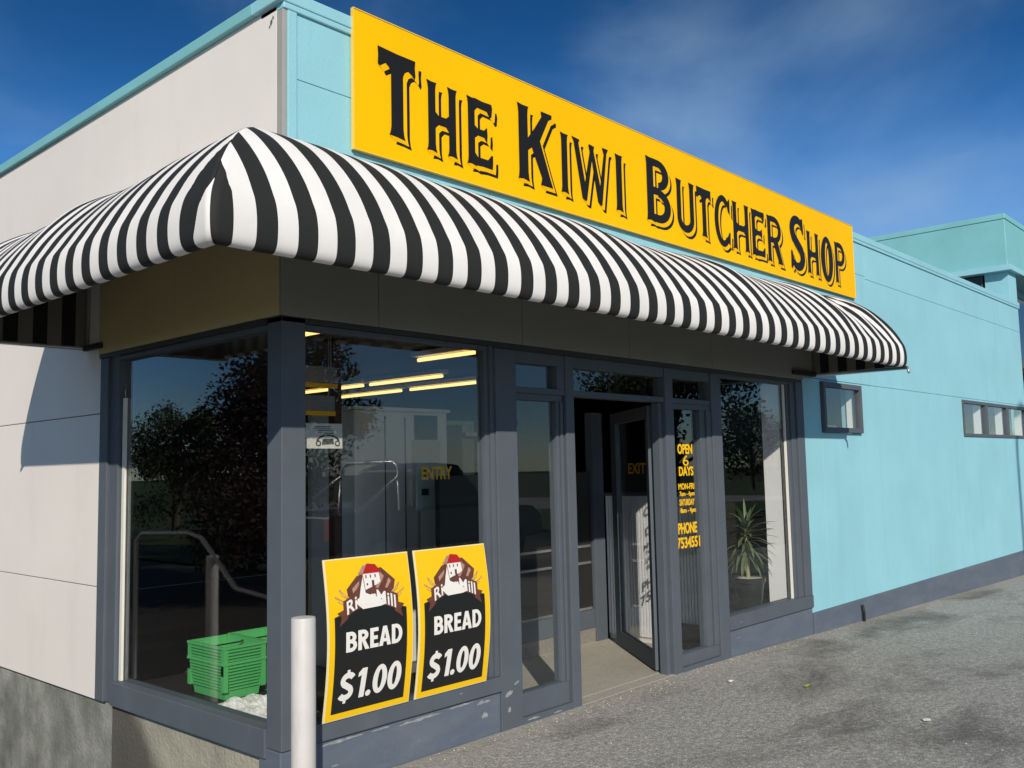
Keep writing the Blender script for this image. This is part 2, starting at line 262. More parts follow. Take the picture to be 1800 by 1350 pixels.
# ------------------------------------------------------------------ mesh helpers
class MB:
    def __init__(s): s.v = []; s.f = []; s.m = []; s.uv = {}
    def add(s, vs, fs, mi=0):
        b = len(s.v); s.v += [tuple(p) for p in vs]
        for f in fs: s.f.append(tuple(b+i for i in f)); s.m.append(mi)
    def box(s, x0, x1, y0, y1, z0, z1, mi=0):
        s.add([(x0,y0,z0),(x1,y0,z0),(x1,y1,z0),(x0,y1,z0),(x0,y0,z1),(x1,y0,z1),(x1,y1,z1),(x0,y1,z1)],
              [(0,3,2,1),(4,5,6,7),(0,1,5,4),(1,2,6,5),(2,3,7,6),(3,0,4,7)], mi); return s
    def obox(s, c, dx, dy, sx, sy, z0, z1, mi=0):
        # box with horizontal axes: c + a*dx + b*dy, a in [0,sx], b in [0,sy]
        P = [(c[0]+dx[0]*a+dy[0]*b, c[1]+dx[1]*a+dy[1]*b) for a, b in ((0,0),(sx,0),(sx,sy),(0,sy))]
        s.add([(p[0],p[1],z0) for p in P]+[(p[0],p[1],z1) for p in P], [(0,3,2,1),(4,5,6,7),(0,1,5,4),(1,2,6,5),(2,3,7,6),(3,0,4,7)], mi); return s
    def tube(s, pts, r, n=10, mi=0, cap=True):
        pts = [Vector(p) for p in pts]; rs = r if isinstance(r, (list, tuple)) else [r]*len(pts); b = len(s.v); up = None
        for i, p in enumerate(pts):
            t = (pts[min(i+1,len(pts)-1)]-pts[max(i-1,0)]).normalized()
            if up is None: up = Vector((0,0,1)) if abs(t.z) < .9 else Vector((1,0,0))
            a = t.cross(up).normalized(); up = a.cross(t).normalized()
            for k in range(n):
                th = 2*math.pi*k/n; q = p+(a*math.cos(th)+up*math.sin(th))*rs[i]; s.v.append(tuple(q))
        for i in range(len(pts)-1):
            for k in range(n):
                k2 = (k+1) % n; s.f.append((b+i*n+k, b+i*n+k2, b+(i+1)*n+k2, b+(i+1)*n+k)); s.m.append(mi)
        if cap:
            s.f.append(tuple(b+k for k in range(n))); s.m.append(mi)
            e = b+(len(pts)-1)*n; s.f.append(tuple(e+k for k in reversed(range(n)))); s.m.append(mi)
        return s
    def lathe(s, prof, c=(0,0,0), n=24, mi=0):
        b = len(s.v)
        for r, z in prof:
            for k in range(n):
                th = 2*math.pi*k/n; s.v.append((c[0]+r*math.cos(th), c[1]+r*math.sin(th), c[2]+z))
        for i in range(len(prof)-1):
            for k in range(n):
                k2 = (k+1) % n; s.f.append((b+i*n+k, b+i*n+k2, b+(i+1)*n+k2, b+(i+1)*n+k)); s.m.append(mi)
        s.f.append(tuple(b+k for k in reversed(range(n)))); s.m.append(mi)
        e = b+(len(prof)-1)*n; s.f.append(tuple(e+k for k in range(n))); s.m.append(mi)
        return s
    def build(s, name, mats, parent=None, bevel=0.0, smooth=False, label=None):
        me = bpy.data.meshes.new(name); me.from_pydata(s.v, [], s.f)
        if not isinstance(mats, (list, tuple)): mats = [mats]
        for m in mats: me.materials.append(m)
        for i, p in enumerate(me.polygons): p.material_index = s.m[i]; p.use_smooth = smooth
        me.update(); o = bpy.data.objects.new(name, me); COL.objects.link(o)
        if parent: o.parent = parent
        if bevel > 0:
            bv = o.modifiers.new('bevel', 'BEVEL'); bv.width = bevel; bv.segments = 2; bv.limit_method = 'ANGLE'; bv.angle_limit = rad(40)
        if label: o['label'] = label
        return o
def BX(*a): return MB().box(*a)
def tag(o, label=None, cat=None, group=None, kind=None):
    if label: o['label'] = label
    if cat: o['category'] = cat
    if group: o['group'] = group
    if kind: o['kind'] = kind
    return o
def thing(name, label, cat, group=None):
    o = bpy.data.objects.new(name, None); COL.objects.link(o); o.empty_display_size = 0.1
    return tag(o, label, cat, group)
def copy_tree(o, parent=None):
    c = o.copy(); COL.objects.link(c)
    if parent: c.parent = parent
    for ch in [x for x in bpy.data.objects if x.parent == o]: copy_tree(ch, c)
    return c
_T = {}
def text_mesh(txt, bold=0.0, spacing=1.0, shear=0.0):
    """2-D triangulated lettering, normalised to x 0..1, y 0..1."""
    cu = bpy.data.curves.new('t', 'FONT'); cu.body = txt; cu.offset = bold; cu.space_character = spacing; cu.shear = shear; cu.resolution_u = 6
    o = bpy.data.objects.new('t', cu); COL.objects.link(o)
    dg = bpy.context.evaluated_depsgraph_get(); me = bpy.data.meshes.new_from_object(o.evaluated_get(dg))
    vs = [(v.co.x, v.co.y) for v in me.vertices]; fs = [tuple(p.vertices) for p in me.polygons]
    bpy.data.objects.remove(o); bpy.data.curves.remove(cu); bpy.data.meshes.remove(me)
    x0 = min(p[0] for p in vs); x1 = max(p[0] for p in vs); y0 = min(p[1] for p in vs); y1 = max(p[1] for p in vs)
    return [((x-x0)/(x1-x0), (y-y0)/(y1-y0)) for x, y in vs], fs

# ------------------------------------------------------------------ ground
def gz(x): return 0.0 if x < 4 else -0.0225*(x-4)
mb = MB()
xs = [-60,-20,-6,-3,-1,0,2,4,8,14,20,40,90]; ys = [-60,-30,-14,-8,-4,-2,-1,0.0]
for i, x in enumerate(xs):
    for y in ys: mb.v.append((x, y, gz(x)))
for i in range(len(xs)-1):
    for j in range(len(ys)-1):
        a = i*len(ys)+j; mb.f.append((a, a+len(ys), a+len(ys)+1, a+1)); mb.m.append(0)
# retaining edge down to the lower lane
mb.add([(-60,0,0),(0,0,0),(0,0,-1.4),(-60,0,-1.4)], [(0,1,2,3)])
tag(mb.build('pavement', PAVE), kind='structure')
mb = MB()
for x0, x1 in ((-60,4),(4,90)): mb.add([(x0,-14,gz(x0)+.005),(x1,-14,gz(x1)+.005),(x1,-6,gz(x1)+.005),(x0,-6,gz(x0)+.005)], [(0,1,2,3)])
tag(mb.build('road', LANE), kind='structure')
mb = MB()
for x0, x1 in ((-60,4),(4,90)): mb.add([(x0,-30,gz(x0)+.05),(x1,-30,gz(x1)+.05),(x1,-14.2,gz(x1)+.05),(x0,-14.2,gz(x0)+.05)], [(0,1,2,3)])
tag(mb.build('verge', GRASS), kind='structure')
mb = MB(); mb.add([(-900,-900,-3.2),(900,-900,-3.2),(900,900,-3.2),(-900,900,-3.2)], [(0,1,2,3)])
tag(mb.build('ground', GRASS), kind='structure')
mb = MB(); mb.add([(-12,0.0,-1.2),(-0.0,0.0,-1.2),(-0.0,40,-1.2),(-12,40,-1.2)], [(0,1,2,3)])
tag(mb.build('lower_lane', LANE), kind='structure')
mb = MB(); mb.add([(-90,0.0,-1.15),(-12,0.0,-1.15),(-12,70,-1.15),(-90,70,-1.15),(-12,40,-1.15),(0,40,-1.15),(0,70,-1.15)], [(0,1,2,3),(4,5,6,2)])
tag(mb.build('lawn', GRASS), kind='structure')

# ------------------------------------------------------------------ the shop building
B = thing('shop_building', 'single storey teal and white corner shop with grey framed glass shopfront', 'building')
XE = 14.15; ZT = 4.06
# front wall (y = 0 is the outer face); panel sheets butt against each other, joints are grooves
mb = MB()
mb.box(0.03, 3.2, 0.0, 0.2, 3.672, ZT-0.03); mb.box(3.2, 7.7, 0.0, 0.2, 3.672, ZT-0.03)
mb.box(0.03, 1.55, 0.0, 0.2, 3.29, 3.668); mb.box(1.554, 2.72, 0.0, 0.2, 3.29, 3.668); mb.box(2.724, 5.05, 0.0, 0.2, 3.29, 3.668); mb.box(5.054, 5.95, 0.0, 0.2, 3.29, 3.668)
mb.box(5.95, 7.7, 0.0, 0.2, 2.436, 3.668)
mb.box(7.7, XE, 0.0, 0.2, 3.646, ZT-0.03); mb.box(7.7, XE, 0.0, 0.2, 2.434, 3.642)
# lower run round the two windows
mb.box(5.95, 6.35, 0.0, 0.2, 0.155, 2.43); mb.box(6.35, 7.33, 0.0, 0.2, 0.155, 1.89); mb.box(7.33, 10.88, 0.0, 0.2, 0.155, 2.43)
mb.box(6.35, 7.33, 0.0, 0.2, 2.41, 2.43)
mb.box(10.88, XE, 0.0, 0.2, 0.155, 1.895); mb.box(10.88, XE, 0.0, 0.2, 2.405, 2.43)
mb.build('front_wall', TEAL, B, bevel=0.002)
BX(0.1, XE-0.05, 0.02, 0.19, 2.44, ZT-0.02).build('wall_backing', JOINT, B)
mb = MB(); mb.box(0.028, 0.085, -0.012, 0.0, 3.29, ZT-0.031); mb.build('corner_trim', TEAL, B, bevel=0.003)
mb = MB(); mb.box(0.0, 0.028, -0.006, 0.05, 3.29, ZT-0.031); mb.build('corner_flashing', FLASH, B, bevel=0.003)
mb = MB(); mb.box(-0.03, XE+0.03, -0.020, 0.24, ZT+0.005, ZT+0.075); mb.box(0.0, XE+0.03, -0.016, 0.2, ZT-0.03, ZT+0.0045); mb.build('front_parapet_cap', TEAL, B, bevel=0.006)
mb = MB(); mb.box(-0.03, 0.24, 0.24, 14.0, ZT+0.005, ZT+0.075); mb.build('side_parapet_cap', TEALD, B, bevel=0.006)
# white side wall (x = 0 outer face)
mb = MB()
mb.box(0.0, 0.2, 0.05, 14.0, 3.292, ZT+0.004)
mb.box(0.0, 0.2, 2.086, 14.0, 2.016, 3.288); mb.box(0.0, 0.2, 2.086, 14.0, 0.897, 2.010); mb.box(0.0, 0.2, 2.086, 14.0, 0.188, 0.891)
mb.build('side_wall', WHITE, B, bevel=0.002)
BX(0.012, 0.19, 2.1, 13.9, 0.2, 3.5).build('side_wall_backing', JOINT, B)
# peeled paint blister at the top corner
mb = MB(); random.seed(4)
for (y, z, r) in ((0.10,3.985,0.012),(0.082,4.005,0.008),(0.115,3.965,0.006)):
    pts = [( -0.0015, y+r*math.cos(a)*random.uniform(.6,1.2), z+r*1.5*math.sin(a)*random.uniform(.6,1.2)) for a in [i*2*math.pi/9 for i in range(9)]]
    mb.add(pts, [tuple(range(9))])
mb.build('paint_chip', JOINT, B)
# concrete base of the side wall
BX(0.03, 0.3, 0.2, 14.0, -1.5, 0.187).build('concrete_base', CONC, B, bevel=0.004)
# fascias under the awning
mb = MB()
mb.box(-0.018, 0.0, 0.0, 1.076, 2.402, 3.29); mb.box(-0.018, 0.0, 1.080, 2.086, 2.402, 3.29)
mb.build('side_fascia', OLIVE, B, bevel=0.002)
BX(-0.006, 0.2, 0.0, 2.084, 2.404, 3.288).build('fascia_backing', JOINT, B)
mb = MB()
edges = [-0.018, 0.62, 1.82, 3.02, 4.22, 5.95, 6.165]
for a, b in zip(edges[:-1], edges[1:]): mb.box(a+0.002, b-0.002, -0.018, 0.0, 2.400 if b < 6 else 2.436, 3.288)
mb.build('front_fascia', CHAR, B, bevel=0.002)
BX(0.2, 5.94, 0.0, 0.2, 2.41, 3.289).build('lintel', JOINT, B)
# plinth, front
mb = MB()
mb.box(0.0, 1.569, 0.008, 0.20, -0.2, 0.236); mb.build('plinth', CHIP, B, bevel=0.006)
BX(4.361, 5.949, 0.008, 0.2, -0.3, 0.205).build('plinth', CHIP, B, bevel=0.006)
BX(5.951, XE, -0.012, 0.2, -0.6, 0.153).build('plinth', CHIP, B, bevel=0.006)
PEEL = mat('peeled_undercoat', (0.27,0.28,0.29), 0.9, var=0.4, vscale=40)
random.seed(15)
def sliver(x, z, ln, ht, y, sl=0.0):
    n = 9; up = []; dn = []
    for i in range(n+1):
        t = i/n; e = math.sin(math.pi*t)**.6; up.append((x+ln*t, y, z+sl*ln*t+ht*e*random.uniform(.3,1))); dn.append((x+ln*t, y, z+sl*ln*t-ht*e*random.uniform(.1,.6)))
    m_ = MB(); m_.add(up+dn[::-1], [tuple(range(2*n+2))]); m_.build('paint_chip', PEEL, B)
for (x,z,ln,ht) in ((.22,.212,.30,.012),(.55,.216,.16,.008),(.74,.205,.34,.016),(1.12,.218,.22,.010),(1.36,.20,.12,.020),(.30,.10,.05,.008),(1.40,.12,.06,.03)): sliver(x, z, ln, ht, 0.0068, .02)
for (x,z,ln,ht) in ((1.60,.20,.07,.030),(1.68,.26,.05,.014),(1.62,.11,.03,.03)): sliver(x, z, ln, ht, -0.0052, .3)
for (x,z,ln,ht) in ((.16,.335,.5,.003),(.9,.336,.35,.004),(1.2,.30,.03,.006)): sliver(x, z-.006, ln, ht, -0.0135)
for (x,z,ln,ht) in ((1.80,.02,.12,.012),(2.05,.012,.10,.008)): sliver(x, z, ln, ht, -0.0052)
for (x,z,ln,ht) in ((4.5,.26,.06,.004),(5.1,.20,.10,.004),(4.45,.13,.1,.003)): sliver(x, z, ln, ht, -0.0135 if z > .21 else .0068)
mb = MB(); mb.tube([(7.05,-0.03,0.10),(7.05,-0.045,0.03),(7.06,-0.04,-0.12)], 0.014); mb.build('drain_pipe', DARKGAP, B)
# shopfront frames
SF = MB()
SF.box(0.0, 0.145, 0.0, 0.13, 0.24, 2.398)                           # corner post
SF.build('corner_post', SLATE, B, bevel=0.004)
mb = MB(); mb.box(0.145, 1.57, -0.012, 0.12, 0.24, 0.33); mb.box(0.15, 1.55, 0.012, 0.10, 0.205, 0.2395)
sill1 = mb.build('window_sill', SLATE, B, bevel=0.006, label='slate sill with scuffed edges under the posters')
BX(1.57, 1.765, -0.004, 0.12, -0.2, 2.36).build('post', SLATE, B, bevel=0.004)
def window(name, x0, x1, z0, z1, y=0.055, fr=0.03, par=B, m=SLATE, proud=0.0):
    mb = MB(); y0 = y-0.035-proud; y1 = y+0.035
    mb.box(x0, x1, y0, y1, z0, z0+fr); mb.box(x0, x1, y0, y1, z1-fr, z1)
    mb.box(x0, x0+fr, y0, y1, z0+fr, z1-fr); mb.box(x1-fr, x1, y0, y1, z0+fr, z1-fr)
    g = 0.007
    f = mb.build(name, m, par, bevel=0.003)
    BX(x0+fr, x1-fr, y-0.003, y+0.003, z0+fr, z1-fr).build('pane', GLASS, f)
    return f
# display window 1
w1 = MB(); w1.box(0.145, 1.50, 0.02, 0.10, 2.345, 2.37); w1.box(1.50, 1.535, 0.028, 0.10, 0.33, 2.37); w1.box(1.535, 1.57, 0.012, 0.10, 0.33, 2.37); w1.box(0.145, 0.158, 0.02, 0.10, 0.33, 2.345)
w1 = w1.build('display_window', SLATE, B, bevel=0.002)
BX(0.158, 1.50, 0.057, 0.063, 0.331, 2.345).build('pane', GLASS, w1)
BX(0.0, 5.95, 0.0, 0.2, 2.372, 2.3985).build('header', HEADM, B)
BX(1.57, 4.36, 0.002, 0.12, 2.362, 2.3715).build('head_trim', HEADM, B)
# transom bar and transom panes
mb = MB(); mb.box(1.765, 3.50, 0.006, 0.11, 2.088, 2.128); mb.box(3.62, 4.20, 0.006, 0.11, 2.088, 2.128); mb.box(1.765, 3.50, 0.006, 0.11, 2.286, 2.361); mb.box(3.62, 4.20, 0.006, 0.11, 2.286, 2.361); mb.box(2.19, 2.27, 0.006, 0.11, 2.128, 2.286)
tr = mb.build('transom', SLATE, B, bevel=0.003)
for a, b in ((1.765,2.19),(2.345,3.50),(3.62,4.20)): BX(a+0.001, b-0.001, 0.052, 0.058, 2.129, 2.285).build('pane', GLASS, tr)
# left side light
mb = MB(); mb.box(1.766, 2.255, 0.02, 0.10, 0.04, 0.18); mb.box(1.766, 2.255, 0.02, 0.10, 2.045, 2.087); mb.box(2.195, 2.225, 0.026, 0.10, 0.18, 2.045); mb.box(2.229, 2.255, 0.014, 0.10, 0.18, 2.045); mb.box(1.766, 1.778, 0.02, 0.10, 0.18, 2.045)
mb.box(1.765, 2.27, -0.004, 0.11, -0.1, 0.0395)
s1 = mb.build('side_light', SLATE, B, bevel=0.003)
BX(1.778, 2.195, 0.056, 0.062, 0.181, 2.044).build('pane', GLASS, s1)
BX(2.271, 2.36, -0.002, 0.11, -0.1, 2.361).build('door_post', SLATE, B, bevel=0.004)
BX(2.225, 2.229, 0.05, 0.09, 0.18, 2.045).build('gasket', DARKGAP, B)
# right door post
mb = MB(); mb.box(3.505, 3.618, -0.002, 0.11, -0.1, 2.361); mb.box(3.455, 3.50, 0.03, 0.10, 0.0, 2.087)
mb.build('door_post', SLATE, B, bevel=0.004)
# right side light
mb = MB(); mb.box(3.62, 4.20, 0.012, 0.10, 0.035, 0.125); mb.box(3.62, 4.20, 0.012, 0.10, 2.045, 2.087); mb.box(3.62, 3.655, 0.02, 0.10, 0.125, 2.045); mb.box(4.045, 4.12, 0.02, 0.10, 0.125, 2.045); mb.box(4.13, 4.199, 0.006, 0.10, 0.125, 2.045)
mb.box(3.62, 4.20, -0.012, 0.11, -0.1, 0.034)
s2 = mb.build('side_light', SLATE, B, bevel=0.003)
BX(3.655, 4.045, 0.056, 0.062, 0.126, 2.044).build('pane', GLASS, s2)
BX(4.201, 4.36, -0.006, 0.12, -0.1, 2.361).build('post', SLATE, B, bevel=0.004)
# display window 2
mb = MB(); mb.box(4.361, 5.95, -0.012, 0.12, 0.21, 0.325); mb.build('window_sill', SLATE, B, bevel=0.005)
mb = MB(); mb.box(4.361, 5.70, 0.02, 0.10, 2.34, 2.371); mb.box(4.361, 4.385, 0.02, 0.10, 0.325, 2.34); mb.box(5.645, 5.70, 0.03, 0.10, 0.325, 2.34); mb.box(5.70, 5.79, 0.012, 0.10, 0.325, 2.371); mb.box(5.80, 5.949, -0.004, 0.12, 0.325, 2.371)
w2 = mb.build('display_window', SLATE, B, bevel=0.003)
BX(4.385, 5.645, 0.057, 0.063, 0.326, 2.34).build('pane', GLASS, w2)
BX(5.615, 5.640, 0.040, 0.056, 0.326, 2.34).build('glazing_bead', BEAD, w2)
# side window
mb = MB()
mb.box(-0.012, 0.12, 0.131, 1.855, 0.188, 0.33); mb.box(0.012, 0.11, 0.131, 1.855, 2.345, 2.3715)
mb.box(-0.004, 0.12, 1.97, 2.084, 0.188, 2.3715); mb.box(0.016, 0.11, 1.856, 1.969, 0.188, 2.3715)
mb.box(0.025, 0.10, 0.131, 0.145, 0.33, 2.345)
BX(-0.012, -0.0005, 0.131, 2.084, 2.372, 2.3995).build('head_trim', HEADM, B); ws = mb.build('side_window', SLATE, B, bevel=0.004)
BX(0.057, 0.063, 0.145, 1.855, 0.331, 2.344).build('pane', GLASS, ws)
BX(0.040, 0.056, 1.815, 1.845, 0.331, 2.10).build('glazing_bead', BEAD, ws)
BX(0.03, 0.3, 0.131, 2.084, 0.186, 0.1875).build('window_bed', SLATE, B)
# small windows in the teal wall
ow = window('awning_window', 6.353, 7.327, 1.893, 2.408, y=-0.005, fr=0.052)
BX(6.45, 6.95, 0.10, 0.13, 1.955, 1.975).build('window_stay', BEAD, ow)
for k in range(3):
    window('strip_window', 10.885+k*1.09, 10.885+(k+1)*1.09-0.004, 1.897, 2.403, y=0.02, fr=0.045)

# interior shell
IN = MB()
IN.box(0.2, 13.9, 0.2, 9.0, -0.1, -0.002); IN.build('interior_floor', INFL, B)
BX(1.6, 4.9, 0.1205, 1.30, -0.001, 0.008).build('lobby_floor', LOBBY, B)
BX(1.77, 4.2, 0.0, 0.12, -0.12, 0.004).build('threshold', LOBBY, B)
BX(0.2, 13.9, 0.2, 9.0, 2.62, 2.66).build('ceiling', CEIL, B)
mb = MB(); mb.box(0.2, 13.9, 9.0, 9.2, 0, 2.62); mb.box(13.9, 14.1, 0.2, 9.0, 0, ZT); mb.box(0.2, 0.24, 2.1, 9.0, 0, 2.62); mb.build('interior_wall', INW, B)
BX(0.2, 13.9, 0.2, 13.9, 3.85, 3.9).build('roof', FLASH, B)
BX(5.665, 5.80, 0.121, 0.30, 0.0, 2.371).build('return_wall', INWALL, B)
mb = MB(); mb.box(5.80, 13.9, 0.9, 0.95, 0, 2.62); mb.build('partition', INDK, B)
BX(7.312, 7.3295, 0.036, 0.135, 1.894, 2.409).build('reveal_panel', INWALL, B)
for k in range(3): BX(11.90+k*1.09, 11.925+k*1.09, 0.062, 0.155, 1.898, 2.40).build('reveal_panel', INWALL, B)
# display ledges
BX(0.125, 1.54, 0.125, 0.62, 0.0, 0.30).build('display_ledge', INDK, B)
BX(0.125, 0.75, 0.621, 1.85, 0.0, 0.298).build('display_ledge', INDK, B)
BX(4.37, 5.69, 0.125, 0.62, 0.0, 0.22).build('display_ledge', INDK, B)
# low partition behind the lobby
P1 = MB(); P1.box(2.3, 4.215, 1.30, 1.36, 0.13, 0.30); P1 = P1.build('lobby_partition', SLATE, B, bevel=0.003)
BX(2.3, 4.215, 1.298, 1.36, 0.0, 0.129).build('skirting', TILE, P1)
BX(2.3, 4.20, 1.305, 1.36, 0.30, 1.55).build('black_panel', INDK, P1)
for z in (0.305, 0.715, 0.865):
    BX(2.3, 4.17, 1.290, 1.304, z, z+0.022).build('strip', CHROME, P1)
BX(4.216, 4.38, 1.28, 1.36, 0.0, 2.1).build('jamb', SLATE, P1, bevel=0.003)

# ------------------------------------------------------------------ open door leaf
D = thing('glass_door', 'slate framed glass door leaf standing open inside the entrance', 'door')
hx, hy = 3.50, 0.12; ang = math.atan2(0.96, 0.78); dx = (math.cos(ang), math.sin(ang)); dy = (-math.sin(ang), math.cos(ang)); LW = 1.17
mb = MB(); mb.obox((hx,hy), dx, dy, 0.07, 0.045, 0.02, 2.07); mb.obox((hx+dx[0]*(LW-0.17),hy+dx[1]*(LW-0.17)), dx, dy, 0.17, 0.045, 0.02, 2.07)
mb.obox((hx+dx[0]*0.0701,hy+dx[1]*0.0701), dx, dy, LW-0.2402, 0.045, 0.02, 0.15); mb.obox((hx+dx[0]*0.0701,hy+dx[1]*0.0701), dx, dy, LW-0.2402, 0.045, 1.97, 2.07)
mb.build('door_frame', SLATE, D, bevel=0.003)
mb = MB(); mb.obox((hx+dx[0]*0.07+dy[0]*0.02,hy+dx[1]*0.07+dy[1]*0.02), dx, dy, LW-0.24, 0.006, 0.15, 1.97); mb.build('pane', GLASS, D)
mb = MB(); mb.obox((hx+dx[0]*(LW-0.13)-dy[0]*0.004,hy+dx[1]*(LW-0.13)-dy[1]*0.004), dx, dy, 0.05, 0.004, 0.86, 0.99); mb.obox((hx+dx[0]*(LW-0.13)-dy[0]*0.004,hy+dx[1]*(LW-0.13)-dy[1]*0.004), dx, dy, 0.05, 0.004, 0.2, 0.31); mb.build('push_plate', DARKGAP, D); BX(hx-0.006,hx+0.02,hy-0.012,hy-0.002,0.98,1.06).build('lock_plate', CHROME, D)
mb = MB(); vs_, fs_ = text_mesh('EXIT', bold=0.02)
c0 = (hx+dx[0]*0.62-dy[0]*0.0+dy[0]*0.016, hy+dx[1]*0.62+dy[1]*0.016)
mb.add([(c0[0]+dx[0]*(0.02+(1-a)*0.52-0.46), c0[1]+dx[1]*(0.02+(1-a)*0.52-0.46), 1.53+b*0.09) for a, b in vs_], fs_); mb.build('lettering', YTXT, D, label='yellow word EXIT on the glass')

# ------------------------------------------------------------------ awning
PROF = [(0.0,3.262),(0.1,3.256),(0.2,3.236),(0.3,3.205),(0.4,3.166),(0.5,3.115),(0.6,3.052),(0.69,2.972),(0.77,2.885),(0.84,2.79),(0.89,2.70),(0.912,2.655),(0.924,2.60),(0.926,2.55),(0.922,2.505),(0.912,2.478),(0.895,2.464),(0.872,2.466),(0.855,2.48)]
def prof_dense():
    out = []; n = len(PROF)
    for i in range(n-1):
        p0 = PROF[max(i-1,0)]; p1 = PROF[i]; p2 = PROF[i+1]; p3 = PROF[min(i+2,n-1)]
        for k in range(3):
            t = k/3; q = []
            for c in (0,1): q.append(0.5*((2*p1[c])+(-p0[c]+p2[c])*t+(2*p0[c]-5*p1[c]+4*p2[c]-p3[c])*t*t+(-p0[c]+3*p1[c]-3*p2[c]+p3[c])*t**3))
            out.append(tuple(q))
    out.append(PROF[-1]); return out
PD = prof_dense()
SL = [0.0]
for a, b in zip(PD[:-1], PD[1:]): SL.append(SL[-1]+math.hypot(b[0]-a[0], b[1]-a[1]))
IK = min(range(len(PD)), key=lambda i: abs(PD[i][1]-2.66)); SK = SL[IK]
def awning_side(ribs, end, pitch, phase, front):
    rnd = random.Random(7 if front else 11)
    fixed = []; step = 0.022; x = 0.12
    while x < end-1e-6: fixed.append(x); x += step
    fixed.append(end); NH = 26
    mb = MB(); cols = []
    for i, (d, z) in enumerate(PD):
        s = SL[i]; row = []
        us = [-d+(0.12+d)*k/NH for k in range(NH)]+fixed
        # inward normal of the profile
        a = PD[max(i-1,0)]; b = PD[min(i+1,len(PD)-1)]; tx, tz = b[0]-a[0], b[1]-a[1]; ln = math.hypot(tx,tz); nx, nz_ = tz/ln, -tx/ln
        if nx > 0: nx, nz_ = -nx, -nz_
        amp = math.sin(math.pi*min(1, s/SK))**0.8 if s < SK else 0.0
        for u in us:
            sag = 0.0
            for r0, r1 in zip(ribs[:-1], ribs[1:]):
                if r0 <= u <= r1: sag = (0.014 if front and r0 < 1 else 0.04 if front else 0.028)*abs(math.sin(math.pi*(u-r0)/(r1-r0)))**0.75
            wr = 0.0
            if front and u > 5.0: wr = 0.012*math.sin((u-5.0)*19+s*5)*min(1,(u-5.0)/0.4)*(1 if u < end-0.15 else 0.4)
            wr += 0.003*math.sin(u*9.1+s*3.1)+0.002*math.sin(u*23+s*7)
            k = amp*(sag+wr) if u > -0.0 else 0
            dd, zz = d+nx*k, z+nz_*k
            su = (u+0.004*math.sin(s*6+u*2)*(amp) - phase)/pitch
            if front and u > 5.0: su += amp*0.10*math.sin(s*9+u*3)
            if front and u < -0.825: su = (-0.825-phase)/pitch-(-0.825-u)*3.2
            if not front and u < -0.699:       # gathered corner: the last white stripe tapers to a point up the hip
                ub = -0.95+0.165*max(-3, min(1, (s-SK+0.26)/(SL[-7]-SK+0.26)))
                su = -4.5+0.5*(u-ub)/(-0.699-ub) if u > ub else -4.5-(ub-u)*2
            if not front and s < SK: zz += 0.030*(1-s/SK)*max(0,min(1,(u+0.1)/0.6))
            row.append(len(mb.v)); mb.v.append((u,-dd,zz) if front else (-dd,u,zz)); cols.append(su)
        if i > 0:
            pr = mb_rows[-1]
            for k in range(len(row)-1):
                f = (pr[k],pr[k+1],row[k+1],row[k]); mb.f.append(f if front else f[::-1]); mb.m.append(0)
            mb_rows.append(row)
        else: mb_rows = [row]
    return mb, cols
AW = thing('shop_awning', 'black and white striped barrel awning wrapping the shop corner above the windows', 'awning')
def set_uv(o, cols):
    me = o.data; l = me.uv_layers.new(name='stripe')
    for p in me.polygons:
        for li in p.loop_indices: l.data[li].uv = (cols[me.loops[li].vertex_index], 0.0)
RF = [0.0, 2.02, 3.58, 5.10, 6.2]; RL = [0.0, 1.12, 2.30]
PF, PL = 0.1905, 0.177
mb, cols = awning_side(RF, 6.2, PF, -0.349-PF*0.5+0.0, True)
o = mb.build('fabric', FAB, AW, smooth=True); set_uv(o, cols)
md = o.modifiers.new('s', 'SOLIDIFY'); md.thickness = 0.003; md.offset = -1
mb, cols = awning_side(RL, 2.30, PL, 0.009, False)
o = mb.build('fabric', FAB, AW, smooth=True); set_uv(o, cols)
md = o.modifiers.new('s', 'SOLIDIFY'); md.thickness = 0.003; md.offset = -1
def end_panel(u, front):
    mb = MB(); cols = []
    ip = [i for i in range(len(PD)) if i <= IK+9]
    pts = [(PD[i][0], PD[i][1]-0.008) for i in ip]
    for d, z in pts:
        d = max(d-0.006, 0.004)
        for zz in (z, 2.47 if z > 2.47 else z-0.001):
            mb.v.append((u,-d,zz) if front else (-d,u,zz)); cols.append(d/0.18)
    for i in range(len(pts)-1): mb.f.append((2*i,2*i+1,2*i+3,2*i+2)); mb.m.append(0)
    o = mb.build('end_panel', FAB_SHADED, AW); set_uv(o, cols); m = o.modifiers.new('s','SOLIDIFY'); m.thickness = 0.003
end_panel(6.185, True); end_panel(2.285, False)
# steel tube frame
def rib(u, front, r=0.012):
    pts = [(d-0.03 if d > 0.05 else d+0.005, z-0.02) for d, z in PD[:IK+8:2]]
    return [((u,-d,z) if front else (-d,u,z)) for d, z in pts]
mb = MB()
for u in RF[1:-1]: mb.tube(rib(u, True), 0.011, 8)
mb.tube(rib(6.165, True), 0.012, 8)
for u in (1.12, 2.262): mb.tube(rib(u, False), 0.012, 8)
mb.tube([(-(d-0.03), -(d-0.03), z-0.025) for d, z in PD[2:IK+8:2]], 0.012, 8)
mb.tube([(-0.892,-0.892,2.482),(6.17,-0.892,2.482)], 0.013, 8); mb.tube([(-0.892,-0.892,2.482),(-0.892,2.28,2.482)], 0.013, 8)
mb.tube([(6.192,-0.93,2.455),(6.192,-0.022,2.455)], 0.016, 8); mb.tube([(-0.93,2.292,2.462),(-0.003,2.292,2.462)], 0.014, 8)
mb.tube([(6.196,-0.925,2.47),(6.2,-0.94,2.40)], 0.012, 8)
